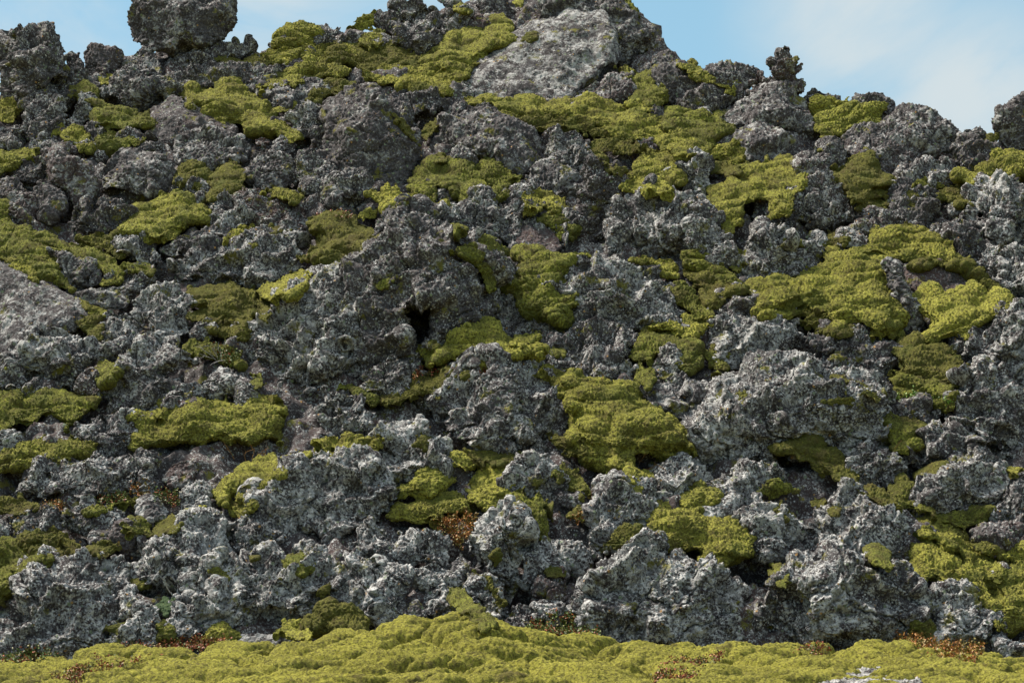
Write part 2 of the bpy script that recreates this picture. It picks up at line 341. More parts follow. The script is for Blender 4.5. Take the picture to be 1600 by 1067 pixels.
R('B',"broad lichened rock under the small moss pads at mid slope","685,1010 740,953 800,958 860,930 950,948 1000,958 1050,958 1105,980 1110,1070 1000,1140 850,1120 740,1095",k=.55,cov=.55)
R('B',"grey rock wall right of the jagged black spire","1220,1000 1330,898 1450,878 1540,888 1600,898 1662,958 1704,1030 1748,1105 1715,1200 1500,1200 1250,1170",k=.4,cov=.62)
R('B',"jagged black spire with a ragged top","1105,975 1120,880 1148,830 1148,780 1175,738 1202,760 1207,800 1240,808 1270,798 1312,840 1324,890 1255,970 1240,1090 1130,1090",st='r',k=.15,cov=.3)
R('B',"dark knobs of lava below the yellow moss strip","175,1070 220,960 280,938 312,978 370,968 422,1000 474,1060 510,1130 300,1155 195,1125",k=.45,cov=.4)
# crest, right
R('C',"mossy crest rocks at the right shoulder of the skyline","-50,350 10,288 80,330 150,298 190,308 240,330 300,313 333,350 328,415 292,450 240,490 180,525 60,535 -50,520",k=.5,full=1,cov=.45)
R('C',"knobbly cairn-like pinnacle sticking up on the skyline","330,440 350,385 385,360 418,366 426,350 420,318 440,282 468,262 498,258 532,270 562,300 568,335 556,362 570,392 574,432 440,445",st='r',k=.12,full=1,cov=.35,br=.8)
R('C',"thin ridge of dark rocks on the skyline right of the pinnacle","560,440 610,404 670,420 750,438 775,475 660,492 600,495",k=.5,full=1,cov=.4)
R('C',"stout dark rock carrying the pinnacle","165,525 230,470 290,440 350,408 430,388 500,393 572,404 604,440 618,520 643,590 654,655 622,720 560,712 480,655 420,600 300,590 250,605 195,565",st='s',k=.35,full=1,cov=.5)
R('C',"crest rock behind the layered moss on the right skyline","745,500 800,460 850,440 880,418 930,430 972,470 990,505 945,550 880,600 800,565",st='s',k=.4,full=1,cov=.55)
R('C',"rounded grey hump on the right skyline","900,610 950,520 990,480 1040,468 1110,488 1172,518 1232,558 1272,600 1325,650 1312,730 1250,775 1150,755 1050,700 950,650",st='s',k=.45,full=1,cov=.55)
R('C',"tooth-shaped rock at the low point of the right skyline","1255,710 1290,640 1284,590 1310,573 1360,600 1422,610 1425,665 1392,710 1350,765 1285,785",k=.4,full=1,cov=.45)
R('C',"dark rock under the saddle beside the right edge spire","1355,775 1400,690 1430,640 1485,640 1498,720 1420,785",k=.5,cov=.35)
R('C',"tall dark spire cut by the right edge on the skyline","1440,545 1500,525 1540,490 1580,440 1602,418 1700,410 1700,750 1560,735 1480,725 1474,640 1448,590",st='s',k=.2,full=1,cov=.42)
R('C',"pale and purple split boulder below the pinnacle rock","175,660 200,610 270,588 320,548 390,543 450,578 492,640 542,680 588,745 500,762 400,785 340,800 275,782 300,720 240,690",st='s',k=.45,cov=.55,br=.4)
R('C',"small cobbled rock between pinnacle rock and mossy dome","615,710 640,650 700,638 742,690 775,745 742,800 690,800 650,775",k=.5,cov=.42)
R('C',"broad purplish rock below the rounded skyline hump","722,650 780,600 860,588 920,578 1000,578 1080,588 1132,600 1202,680 1236,745 1195,785 1080,805 990,815 930,812 900,755 860,735 780,715",st='s',k=.5,cov=.5,br=.4)
R('C',"pale rock left of the bright moss cascade","-30,840 10,740 80,718 152,728 168,790 160,865 120,910 40,920 -30,900",k=.4,cov=.65)
R('C',"orange-stained rock ridge right of the bright moss cascade","550,770 590,733 640,738 702,788 722,838 762,860 784,920 834,970 866,1030 880,1110 700,1100 600,1030 535,975 510,900 585,855 578,795",k=.45,cov=.55,br=.5)
R('C',"rock pocket between the lobes of the bright moss cascade","310,1025 340,950 400,918 480,905 540,880 600,878 645,920 648,990 565,1015 525,1075 400,1095",k=.5,cov=.58)
R('C',"flat lichened rock left of the right edge moss bank","980,845 1040,780 1100,758 1170,743 1240,763 1292,790 1335,830 1310,885 1200,870 1100,870 1020,885",k=.65,cov=.52)
R('C',"knobbly dark outcrop amid olive tufts on the right slope","930,1000 980,910 1020,858 1100,876 1200,878 1252,900 1266,965 1205,1005 1100,1030 1020,1070 945,1060",k=.55,cov=.42)
R('C',"small pale round stone among olive tufts on the right slope","1246,965 1265,928 1310,933 1344,960 1316,992 1265,988",k=.5,cov=.65)
R('C',"low brown rock strip below the olive tufts","830,1055 900,1000 1000,1008 1095,1050 1070,1110 900,1110",k=.6,cov=.45,br=.5)
R('C',"bright knobbly rock face at the right edge under the moss bank","1322,970 1350,880 1420,838 1520,828 1700,815 1700,1230 1500,1210 1420,1125 1375,1015",k=.4,cov=.62)
R('C',"dark lava lump at the foot of the moss cascade's left lobe","-70,980 0,898 60,918 122,958 172,1010 204,1067 226,1110 100,1200 -70,1170",k=.5,cov=.5)
# second row, left
R('D',"dark wedge of rock under the mossy arm on the left","120,85 220,108 330,148 420,178 484,220 476,278 380,308 325,300 285,230 262,160",st='s',k=.5,cov=.5)
R('D',"lumpy rock directly beneath the big round moss cushion","500,90 560,70 620,38 672,58 724,110 746,165 702,190 630,182 560,152",k=.5,cov=.6)
R('D',"long grey rock slope right below the big round moss cushion","735,150 780,90 860,40 960,18 1050,-4 1128,18 1078,85 1000,120 900,142 830,182 758,182",st='s',k=.6,cov=.58)
R('D',"small cobbles below the mossy arm, beside a moss tuft","512,280 570,220 650,178 702,168 744,210 755,270 692,302 630,312 558,320",k=.6,cov=.5)
R('D',"smooth blue-grey rock with pale crust below the mossy arm","360,325 420,298 510,283 582,298 625,340 575,390 500,420 430,402 376,360",st='s',k=.5,cov=.65)
R('D',"long knobby lava ridge left of centre","770,250 800,190 860,158 960,128 1060,98 1160,78 1280,66 1360,18 1440,-14 1494,60 1446,135 1428,200 1330,232 1240,262 1150,284 1040,294 950,314 870,304",k=.6,cov=.55)
R('D',"broad flat grey slab at the left edge","-50,190 40,188 110,228 180,278 260,308 332,358 424,410 390,460 330,482 250,496 150,545 90,605 0,628 -50,618",st='f',k=.7,cov=.5,tf=.6)
R('D',"pale lichened spur running down beside the dark moss drape","610,575 640,520 700,460 722,425 655,420 638,370 690,330 760,280 792,238 842,258 874,320 874,400 856,470 826,530 760,575 680,605",k=.55,cov=.68)
R('D',"knobby rock between the flat grey slab and the pale spur","440,460 500,420 600,398 655,418 656,485 615,550 540,572 475,535",k=.5,cov=.5)
R('D',"small rock poking from the soil under the dark moss drape","875,518 920,448 990,438 1024,490 965,530",k=.5,cov=.5)
R('D',"big cauliflower-textured lump below the flat grey slab","70,660 110,570 170,508 240,478 330,478 402,498 434,560 446,645 395,700 330,735 260,768 190,735 115,718",k=.45,cov=.6)
R('D',"pale nose of rock between the cauliflower lump and the dark hollow","432,570 500,528 570,548 614,580 595,632 520,652 455,625",k=.5,cov=.6)
R('D',"arched outcrop over a low black hollow","470,790 490,720 540,688 560,640 600,588 680,578 780,568 852,588 905,630 965,670 996,725 970,815 850,855 700,875 600,885 510,845",k=.4,cov=.5,cave=[(842,694,105,56)])
R('D',"stone at the left edge above the green moss bank","-40,775 -40,680 50,648 84,690 86,762 30,782",k=.5,cov=.55)
R('D',"pair-like small cobble at the top of the green moss bank","85,802 100,758 150,728 212,728 224,775 160,812",k=.5,cov=.5)
R('D',"rusty stump of rock at the end of the green moss bank","350,775 380,690 420,683 454,720 486,765 466,812 400,812",k=.4,cov=.45,br=.6)
R('D',"rough stones piled at the mouth of the low black hollow","684,845 700,770 740,758 760,730 820,708 874,728 876,780 825,800 785,862",k=.45,cov=.5)
R('D',"small pale round stone right of the low black hollow","886,775 920,738 962,743 974,782 932,808 892,798",k=.5,cov=.6)
R('D',"round brownish-green lump below the red-leaved heather","945,750 980,688 1040,663 1094,680 1105,738 1065,782 1000,802",k=.45,cov=.5)
R('D',"flat rusty stone slab in front of the low black hollow","772,862 820,788 902,778 916,815 855,862",k=.7,cov=.35,br=1)
R('D',"narrow upright stone beside the golden moss bank","1074,862 1100,768 1140,728 1178,748 1166,828 1122,880",k=.3,cov=.55)
R('D',"pile of lumpy lava between the green and golden moss banks","420,975 460,900 520,868 580,863 644,888 666,945 605,1002 530,1045 455,1045",k=.5,cov=.5)
R('D',"small grey rock embedded in the green moss bank","305,980 350,928 400,910 444,930 436,980 370,996",k=.5,cov=.6)
R('D',"rough rock at the left edge below the green moss bank","-40,1060 0,978 60,958 94,1010 64,1064",k=.5,cov=.55)
R('D',"pale swelling lobe of the central outcrop with green-tinted lichen","1100,620 1118,530 1180,488 1222,440 1280,388 1340,318 1400,258 1470,208 1560,178 1650,168 1752,198 1804,300 1804,450 1755,570 1655,655 1555,720 1450,750 1300,780 1195,738 1130,695",k=.45,cov=.62,tf=.75)
# second row, middle
R('E',"smooth dark reddish bank above the dark cliff","750,125 780,38 860,18 950,28 1014,60 1006,130 880,152",st='f',k=.7,cov=.2,br=.7)
R('E',"broad dark cliff face behind the hanging moss","680,450 716,330 785,258 832,150 1000,148 1150,148 1360,168 1462,188 1544,238 1626,300 1650,430 1570,505 1400,500 1250,460 1100,510 900,550 780,550",k=.4,cov=.55,T=1.2)
R('E',"large dark outcrop with a round black cave hole","-60,310 0,200 60,188 140,138 186,88 166,30 228,-34 330,-24 422,18 482,48 560,58 642,58 702,78 762,108 804,148 836,160 806,225 746,276 736,345 706,405 700,440 640,480 560,500 500,540 440,580 400,625 300,630 200,665 130,685 60,720 -100,700 -90,500",k=.4,cov=.45,T=1.5,cave=[(380,468,92,108)])
R('E',"knobby dark mound right of the bright central moss","1000,570 1050,508 1120,468 1200,438 1270,418 1322,438 1364,480 1366,570 1336,615 1260,625 1180,608 1080,598",k=.4,cov=.45)
R('E',"small steep rock at the right end of the bright central moss","852,588 880,530 940,483 987,498 1010,540 988,602 910,604",k=.35,cov=.45)
R('E',"rough lava slope under the cave hole","120,775 140,700 200,658 270,618 330,578 402,578 430,640 406,690 300,755 230,805 165,815",k=.55,cov=.5)
R('E',"low grey rocks above the long moss drape","840,665 930,618 1000,588 1100,608 1200,608 1300,618 1372,640 1396,705 1378,765 1290,775 1200,738 1100,708 1000,680 900,690",k=.6,cov=.55)
R('E',"small stone with orange dots at the edge of the mossy dome","1432,655 1480,590 1522,563 1564,600 1564,655 1604,700 1645,775 1560,775 1475,738",k=.4,cov=.5)
R('E',"pale smooth rock right of the long moss drape","1372,775 1420,718 1500,738 1580,716 1700,738 1700,900 1600,905 1520,895 1445,835",st='s',k=.5,cov=.65)
R('E',"wide knobbly outcrop left of the long moss drape","255,900 350,768 450,758 520,718 600,698 690,648 780,643 884,648 900,690 930,720 985,748 1044,808 1070,870 1082,960 1090,1005 980,1008 900,1020 800,1030 700,1060 560,1060 445,1030 375,960 295,940",k=.5,cov=.5,T=1.1)
R('E',"pale clump of crusty lumps on the wide knobbly outcrop","748,945 790,898 850,893 914,920 916,978 850,1000 785,995",k=.4,cov=.72)
R('E',"dark rock with moss on its crown at the left of the wide outcrop","-50,1045 -50,790 60,778 122,808 154,880 160,945 135,1015 60,1038",k=.4,cov=.5)
R('E',"pale pillar of rock left of the yellow moss saddle","145,965 178,918 260,903 332,908 374,958 434,1030 524,1062 478,1140 385,1205 270,1260 205,1260 172,1155",k=.4,cov=.68)
# second row, right
R('F',"small leaning rock above the green moss ramp","30,135 28,60 60,8 122,-14 148,40 136,120 80,152",k=.4,cov=.55)
R('F',"speckled narrow rock left of the castle-like knob","122,140 140,60 170,18 222,38 244,100 240,170 200,202 146,165",k=.35,cov=.6)
R('F',"rough castle-like knob of lava above the big moss drape","275,285 300,190 330,130 350,60 370,8 420,18 482,28 532,68 602,78 644,118 670,170 650,205 560,210 500,250 440,288 356,302",k=.4,cov=.55,tf=1.0)
R('F',"little pale stone right of the castle-like knob","600,95 620,48 662,43 694,80 676,118 628,118",k=.5,cov=.7)
R('F',"thin brown rock edge behind the upper moss meadow","664,120 720,88 800,38 864,38 876,85 800,110 720,130",k=.6,cov=.5,br=.4)
R('F',"dark rock at the head of the upper moss meadow","1152,50 1170,-30 1300,-30 1382,-4 1404,60 1426,125 1388,172 1325,165 1245,95 1232,70",k=.5,cov=.4)
R('F',"greenish round boulder near the right edge","1392,190 1408,120 1470,103 1534,113 1536,185 1506,240 1450,260 1402,230",k=.4,cov=.55)
R('F',"pale cobbly rock at the right edge above the flat moss meadow","1502,265 1520,170 1560,108 1700,70 1700,370 1570,355 1512,315",k=.4,cov=.65)
R('F',"dark red bare rock under the thin moss arch","1024,285 1050,198 1120,188 1250,188 1342,198 1404,270 1428,325 1300,328 1150,318 1052,325",st='f',k=.65,cov=.2,br=1)
R('F',"grey rock rib at the right flank of the big moss drape","990,310 976,230 960,175 1012,186 1032,250 1062,328 1102,388 1134,460 1136,530 1080,542 1022,500 1024,400",st='s',k=.35,cov=.6)
R('F',"dark knobs at the left foot of the big moss drape","150,445 180,370 220,328 280,308 332,318 355,370 340,445 250,458",k=.45,cov=.42)
R('F',"rocky edge behind the olive moss under the flat meadow","1192,585 1260,543 1332,538 1355,605 1330,655 1262,640",k=.5,cov=.4)
R('F',"crusty upper ridge of the large right-hand outcrop","40,580 90,490 180,428 260,418 340,428 420,428 482,418 552,408 626,470 612,555 500,610 400,622 300,655 205,665 90,640",k=.5,cov=.6)
R('F',"spiky dark ridge at the right end of the large outcrop","610,535 680,498 742,518 800,488 880,503 962,538 1014,570 1020,650 986,700 1006,750 965,775 880,722 780,682 712,662 680,610",st='r',k=.45,cov=.42)
R('F',"massive lichen-crusted body of the large right-hand outcrop","0,880 18,740 80,688 160,638 260,628 340,618 420,608 500,588 600,588 692,608 724,678 802,688 884,718 944,800 954,880 976,1000 960,1110 800,1200 690,1150 600,1100 440,1040 425,1110 250,1150 90,1085 50,975",k=.42,cov=.6,T=1.4)
R('F',"overhanging upper half of the rock at the right edge","1310,540 1380,470 1450,448 1530,398 1600,368 1700,350 1700,800 1600,765 1520,705 1440,665 1365,660 1332,595",k=.2,cov=.55,tf=1.0)
R('F',"dark rock shelf below the shaded moss bank","940,845 1040,818 1150,838 1244,880 1190,955 1100,910 975,900",k=.6,cov=.4)
R('F',"pale lower half of the rock at the right edge","1232,905 1270,840 1288,760 1298,690 1370,658 1450,648 1542,698 1700,780 1700,1110 1580,1085 1480,1035 1350,985 1262,950",k=.4,cov=.58,br=.4)
R('F',"rough rock at the foot of the right edge outcrop","1070,1090 1130,990 1190,908 1242,908 1292,948 1382,998 1424,1067 1410,1175 1190,1175",k=.5,cov=.5)
# third row, left
R('G',"long broken lava ledge at the left under the mossy bank","-50,130 -50,90 60,68 150,78 260,48 360,18 480,38 560,58 650,38 724,58 766,100 740,165 640,190 560,208 460,220 380,228 300,200 180,190 80,200 -50,195",k=.55,cov=.5)
R('G',"dark brown block at the right end of the long ledge","742,135 790,48 850,28 924,38 928,110 860,155 785,165",st='s',k=.5,cov=.3,br=.7)
R('G',"pale stub left of the yellow moss ramp","808,255 830,190 880,133 932,128 964,170 956,232 890,262",k=.4,cov=.65)
R('G',"small pale stone set in the yellow moss ramp","1030,232 1060,178 1110,148 1144,164 1126,220 1070,250",k=.4,cov=.7)
R('G',"knobby rock behind the moss-hatted boulder","292,305 330,238 390,213 432,238 482,258 542,268 566,315 538,362 460,384 380,390 322,345",k=.5,cov=.5)
R('G',"grey-green stone with a white streak beside orange heather","634,315 640,220 690,203 752,223 790,268 755,312 700,332 655,332",st='s',k=.4,cov=.6)
R('G',"tiny rock at the left margin beside the lumpy ledge","-40,395 -40,330 20,308 54,350 44,412 0,432",k=.5)
R('G',"lumpy ledge above the twin dark moss hummocks","34,412 45,310 80,268 150,263 230,278 300,288 335,330 290,384 180,380 100,402",k=.5,cov=.5)
R('G',"small dark rock left of the moss-hatted boulder","408,408 450,363 500,358 525,390 486,430",k=.5,cov=.3)
R('G',"dark round boulder wearing a moss hat","500,418 530,348 580,328 650,328 694,370 696,450 645,495 570,495 535,440",st='s',k=.3,cov=.25,br=.5,tf=1.1)
R('G',"large sloping grey rock in the lower left corner","-50,990 -50,740 0,698 60,628 120,558 200,508 300,488 400,478 470,453 532,498 584,540 616,580 575,630 555,710 545,810 510,895 400,940 280,965 120,985",k=.55,cov=.58,br=.3,tf=.75)
R('G',"pale lumpy rock propped against the lower left corner rock","505,785 530,660 580,638 640,638 666,700 650,775 580,805",k=.45,cov=.6)
R('G',"small knobby rock on the edge of the foreground moss at left","470,900 520,800 600,788 640,738 692,733 745,800 750,875 655,920 535,935",k=.45,cov=.55)
R('G',"blue-grey lichened rock face left of the lower left buttress","632,480 670,428 730,398 790,358 840,308 900,278 960,238 1020,248 1080,268 1135,300 1110,390 1060,450 1030,515 968,575 940,655 895,710 820,660 755,600 695,575 652,525",k=.5,cov=.66)
R('G',"white-crusted upper right block of the lower left buttress","1450,65 1500,22 1600,0 1680,30 1742,90 1792,150 1822,210 1806,305 1735,360 1640,380 1560,430 1470,340 1440,200",k=.45,cov=.62)
R('G',"upright prow of the lower left buttress","1030,490 1090,390 1130,290 1200,208 1250,148 1308,118 1308,60 1345,33 1402,58 1434,130 1470,300 1465,440 1300,505 1140,490",k=.4,cov=.62,T=.9)
R('G',"leaning pale buttress foot beside the dark crack","788,800 808,690 865,730 898,650 928,570 980,508 1032,488 1064,540 1086,640 1116,740 1130,850 1000,850 920,888 834,890",k=.35,cov=.65)
R('G',"broad base of the lower left buttress with hanging lumps","1048,560 1090,455 1200,428 1320,455 1450,438 1542,468 1606,518 1575,615 1545,680 1465,712 1455,800 1340,825 1250,860 1112,862 1080,740",k=.4,cov=.62,T=.9)
R('G',"low flat pale stone at the edge of the foreground moss","1050,900 1100,853 1180,838 1280,848 1400,856 1450,884 1300,904 1180,920 1105,925",st='s',k=.8,cov=.65)
# third row, middle
R('H',"rock tower right of the yellow moss saddle","810,195 822,80 850,28 900,8 970,-4 1014,60 1034,140 1066,200 1058,265 980,278 895,220",k=.35,cov=.58)
R('H',"small stone under the yellow moss saddle's right end","1020,200 1080,158 1152,188 1168,240 1090,255 1035,245",k=.5,cov=.45)
R('H',"grey crest of the lower centre boulder heap","20,500 60,408 120,348 200,338 272,378 298,435 250,490 140,515 55,520",k=.5,cov=.55)
R('H',"upright pale boulder with mossy left side below the red heather","276,470 320,358 370,316 432,338 484,390 502,465 490,550 400,540 300,530",k=.4,cov=.6)
R('H',"left flank of the lower centre boulder heap","-40,640 20,520 100,468 190,478 236,530 190,615 172,715 162,800 105,825 50,765 -10,720",k=.45,cov=.62)
R('H',"tall lumpy block in the middle of the lower centre heap","156,720 178,580 230,518 290,508 336,560 330,670 310,745 265,780 185,805",k=.4,cov=.58)
R('H',"white-topped boulder at the right of the lower centre heap","312,605 360,528 430,513 502,528 552,590 542,665 490,708 400,730 342,680",k=.35,cov=.62)
R('H',"small boulder at the foot of the white-topped boulder","398,760 418,690 480,668 522,700 500,768 440,795",k=.4,cov=.55)
R('H',"squat grey stone resting on the foreground moss crest","282,768 310,708 350,688 398,718 408,782 340,795",st='s',k=.4,cov=.4)
R('H',"shadowed stone left of the standing stone","518,575 530,488 570,468 606,510 598,590",k=.4,cov=.4)
R('H',"standing stone with orange lichen spots and pointed top","570,560 600,420 620,350 660,288 700,243 760,243 802,258 824,310 864,370 870,470 866,615 825,670 760,645 700,600 640,600",k=.22,cov=.62,tf=1.0)
R('H',"narrow shaded rock in the cleft right of the standing stone","850,585 880,450 920,428 946,500 908,620",k=.4,cov=.5)
R('H',"pointed block in the cleft below the rock tower","920,520 960,418 1010,378 1070,376 1126,420 1100,515 1020,548 935,545",k=.4,cov=.6)
R('H',"brown layered stone low in the cleft","870,680 900,600 950,558 1040,538 1080,600 1060,680 960,700",k=.5,cov=.3,br=.9)
R('H',"orange-spotted rock at the bottom of the cleft","882,780 920,698 990,673 1055,690 1060,775 1000,805 915,798",k=.45,cov=.58,br=.3)
R('H',"leaning slab with a moss fringe below the standing stone","540,605 620,553 682,578 734,640 766,700 806,760 812,845 740,825 680,785 630,730 580,680",k=.4,cov=.58)
R('H',"dark stone between the leaning slab and the cleft","782,845 788,700 850,678 906,710 900,815 830,845",k=.45,cov=.42)
R('H',"knobby boss at the upper left of the great lower right rock","1165,245 1188,160 1240,113 1294,128 1308,185 1245,255",k=.4,cov=.6)
R('H',"ragged lava rim above the moss ledge of the great lower right rock","1450,125 1500,58 1580,28 1690,38 1712,125 1610,205 1512,195",k=.45,cov=.55)
R('H',"pale upper shoulder of the great lower right rock","1108,420 1130,330 1200,248 1260,158 1330,128 1430,128 1504,158 1538,230 1505,345 1400,380 1305,380 1245,440 1185,500 1108,530",k=.45,cov=.62,br=.3)
R('H',"lumpy left toe of the great lower right rock","1055,705 1072,618 1130,588 1194,608 1218,690 1205,795 1115,785",k=.4,cov=.6)
R('H',"great lower right rock, its broad lichened front wall","1140,790 1166,680 1196,590 1228,518 1290,468 1370,433 1450,438 1522,488 1572,528 1700,538 1782,558 1855,640 1858,810 1760,905 1500,905 1350,890 1210,885",k=.3,cov=.6,T=1.2)
# third row, right
R('I',"shaded crag under the olive moss ramp on the right","790,70 830,-4 900,-34 1002,-24 1026,60 998,145 990,235 900,205 842,145",k=.4,cov=.5)
R('I',"dark crusty outcrop right of the olive moss ramp","1080,195 1108,100 1180,58 1260,18 1360,-4 1480,6 1546,60 1530,140 1490,215 1430,275 1300,302 1195,290 1128,245",k=.45,cov=.5)
R('I',"dark rock at the right edge above the big moss flank","1425,270 1500,178 1600,98 1700,70 1700,380 1560,372 1470,350",k=.5,cov=.5)
R('I',"shadowed rock in the dip beside the right edge","1335,415 1420,358 1560,348 1700,358 1700,500 1560,490 1480,450 1375,428",k=.6,cov=.25,br=.4)
R('I',"thick lava lip along the top of the great lower right rock","165,185 200,100 250,58 330,58 420,38 520,18 602,38 616,80 580,130 500,155 430,150 385,208 320,210 262,275 192,255",k=.4,cov=.58)
R('I',"small rusty-edged rock beside the round moss button","92,275 140,208 200,188 266,208 268,300 190,322 112,308",k=.4,cov=.62,br=.3)
R('I',"tall crusty block right of the golden ledge moss","302,340 313,230 350,183 422,198 484,248 546,318 558,405 530,465 440,508 362,488 320,435",k=.35,cov=.6)
R('I',"sloping right shoulder of the great lower right rock","550,320 600,230 640,148 700,118 782,148 864,198 952,248 1022,278 1074,338 1096,400 1090,510 1048,580 960,525 880,505 760,495 655,445 590,425",k=.45,cov=.58,T=.9)
R('I',"lower right wall of the great rock above the foreground moss","310,895 370,700 470,600 492,518 600,455 700,435 802,475 904,495 1004,535 1066,598 1088,700 1112,790 1075,890 900,915 700,915 480,915",k=.3,cov=.55,T=1.0)
R('I',"crusty rock under the lower lobe of the right moss flank","1040,660 1120,576 1220,586 1322,656 1384,716 1426,756 1498,820 1492,895 1380,915 1240,895 1140,825 1070,785",k=.45,cov=.6)
R('I',"loose pale rocks at the right end of the foreground moss","1420,945 1470,848 1502,868 1562,876 1700,896 1700,990 1540,975",k=.5,cov=.62)
# ------------------------------------------------------------------ the foreground moss carpet (a real bank in front of the slope foot)
EDGE = np.array([(-500,1045),(0,1036),(60,1030),(150,1014),(300,1012),(420,1000),(500,990),(580,978),(640,965),(690,951),(730,946),(770,958),(820,980),(880,992),(1000,1000),(1100,1004),(1170,1000),(1260,1006),(1340,1008),(1420,1004),(1500,1012),(1560,1022),(1640,1035),(2100,1050)], float)
Y_TOP, Y_BOT = 26.1, 22.6
_ex = np.linspace(-500, 2100, 400); _ez = np.interp(_ex, EDGE[:,0], EDGE[:,1]); _ez = np.convolve(np.pad(_ez, 4, mode='edge'), np.ones(9)/9, 'valid')
_et = world(_ex, _ez, np.full(400, Y_TOP)); ZB = float(EYE + Y_BOT*ray(800, 1072)[1])
def carpet_top(x): return np.interp(x, _et[:,0], _et[:,2]) - .05
def carpet_z(x, y):
    zt = carpet_top(x)
    t = (y - Y_BOT)/(Y_TOP - Y_BOT)
    up = ZB + (zt-ZB)*np.where(t > 0, t, t)
    low = np.maximum(up, -.82 + .04*(Y_BOT-y).clip(0, 3)*0)
    return np.where(y > Y_TOP, zt - .75*(y-Y_TOP), np.where(t > 0, up, low))
def add_carpet_depth():
    ed = np.interp(_gx, _ex, _ez)
    rx, rz = ray(_gx, _gy)
    xt = rx*25.0; zt = carpet_top(xt); sl = (zt-ZB)/(Y_TOP-Y_BOT)
    Yc = (ZB - Y_BOT*sl - EYE)/(rz - sl)
    ok = (_gy > ed) & (Yc > 15) & (Yc < Y_TOP+.3)
    ZMAP[ok] = np.minimum(ZMAP[ok], Yc[ok])
add_carpet_depth()
ZMAP0 = ZMAP.copy()
R('I',"flat pale stone lying in the foreground moss at the bottom edge","610,1110 680,1050 760,1010 860,995 960,1005 1050,1025 1105,1050 1095,1130 860,1140",st='f',cov=.6,on_carpet=True,tf=.45)
# ---- every moss cushion and mat
M('A',"long bright moss tongue draped over the dark smooth slab","815,445 850,390 920,383 1000,405 1060,378 1120,400 1180,425 1230,460 1290,520 1340,570 1388,642 1300,642 1220,622 1150,602 1080,575 1020,570 990,535 930,505 860,492 812,478")
M('A',"forked green moss mat below the tilted overhanging boulder","328,440 335,403 400,388 450,430 480,480 560,510 620,525 700,530 738,560 700,602 640,582 600,582 560,606 490,606 420,590 428,540 445,490 400,462",t='g')
M('A',"moss pad at the left edge under the corner crag","-40,490 60,463 122,465 100,512 60,555 -40,560")
M('A',"thin moss strip, upper of the twin strips by the left knobby outcrop","145,637 200,603 270,583 338,590 300,618 230,635")
M('A',"drooping moss strip running down to the small dark pyramid","265,640 310,608 360,596 398,620 424,670 412,704 370,694 328,645")
M('A',"round moss hummock sitting on the big rounded boulder","446,658 490,623 560,618 600,640 662,655 642,676 560,676 490,680",t='g')
M('A',"yellow moss bank at the left edge above the flat dark block","-50,712 80,698 184,694 150,735 80,765 30,795 -50,830")
M('A',"left of the two olive moss mounds","815,795 850,753 900,746 952,783 974,840 966,900 900,866 838,855",t='o')
M('A',"right olive moss mound with a forked outline","985,820 1030,788 1060,738 1102,758 1130,800 1154,790 1124,855 1080,905 1030,895 975,935 966,895",t='o')
M('A',"big round moss cushion with a pale stone showing through","532,1080 590,1018 640,958 720,928 740,888 800,888 850,928 930,958 972,985 964,1030 900,1045 835,1065 765,1135 700,1110 600,1100",T=1.2)
M('A',"bright moss pad sloping down above the pale grey slab","1175,418 1240,368 1310,343 1380,353 1404,385 1330,394 1280,405 1220,430")
M('A',"mossy knob on the skyline near the dark crest rock","1260,218 1280,178 1330,126 1400,108 1470,128 1484,150 1440,194 1400,220 1330,226")
M('A',"wide yellow moss shelf along the crest","1200,246 1300,223 1390,213 1480,213 1630,195 1650,270 1550,270 1480,290 1420,264 1395,238 1330,284 1260,290 1205,264")
M('A',"bright moss pad around the small dark peak near the crest","1340,332 1400,288 1418,253 1500,258 1524,300 1610,330 1610,350 1520,350 1440,354 1395,364")
M('A',"olive moss clump on the shoulder of the pointed boulder","1425,458 1460,418 1520,383 1600,383 1630,400 1560,434 1480,470",t='o')
M('A',"little moss strip on the row of cobbles under the skyline","990,282 1020,260 1090,268 1134,302 1080,304",t='o')
M('A',"second little moss strip on the row of cobbles, olive","1126,292 1170,268 1240,283 1254,302 1180,306",t='o')
M('A',"small moss bar on the pale grey slab","1272,502 1330,478 1374,476 1352,508 1290,520")
M('A',"tiny yellow moss pad left of the tilted overhanging boulder","450,372 480,348 526,350 518,384 470,388")
M('A',"tiny moss tuft on the dark smooth slab","842,565 870,545 908,560 895,580 855,578",t='o')
M('A',"moss tuft on the reddish rock","1176,920 1205,903 1258,925 1250,948 1205,942")
M('A',"flat moss band above the reddish rock","1205,890 1260,882 1320,884 1380,898 1412,915 1370,938 1300,915 1240,900")
M('D',"yellow-green moss mass at the left edge above the flat grey slab","-50,-120 40,-65 72,-20 72,30 150,60 270,120 284,170 272,225 335,308 250,268 180,255 100,192 -50,168",t='g')
M('D',"mossy arm bending down over the dark wedge on the left","68,30 180,33 280,68 350,103 450,108 522,150 568,210 552,255 490,290 450,290 476,238 436,184 330,144 250,104 140,70",t='g')
M('B',"round moss cushion left of the outcrop with the cave hole","-130,1035 -70,995 40,995 135,1050 210,1115 240,1135 165,1185 45,1225 -60,1215 -155,1200 -125,1145 -108,1085",T=1.2,t='o')
M('B',"steep rumpled moss slope leading up to the pale slab","370,292 440,238 460,178 500,158 600,143 680,113 760,103 818,130 798,194 730,224 660,264 612,304 592,375 540,396 470,366 395,335",T=1.1)
M('B',"broad olive moss field below the crest knobs","-40,200 60,178 110,165 160,215 240,225 300,238 372,253 384,314 300,316 210,320 110,325 60,294 -40,275",t='o')
M('B',"bright rolling moss pad on the dark rock shelf","112,347 190,313 280,313 380,328 440,348 502,373 534,412 492,450 420,426 340,406 260,386 180,376")
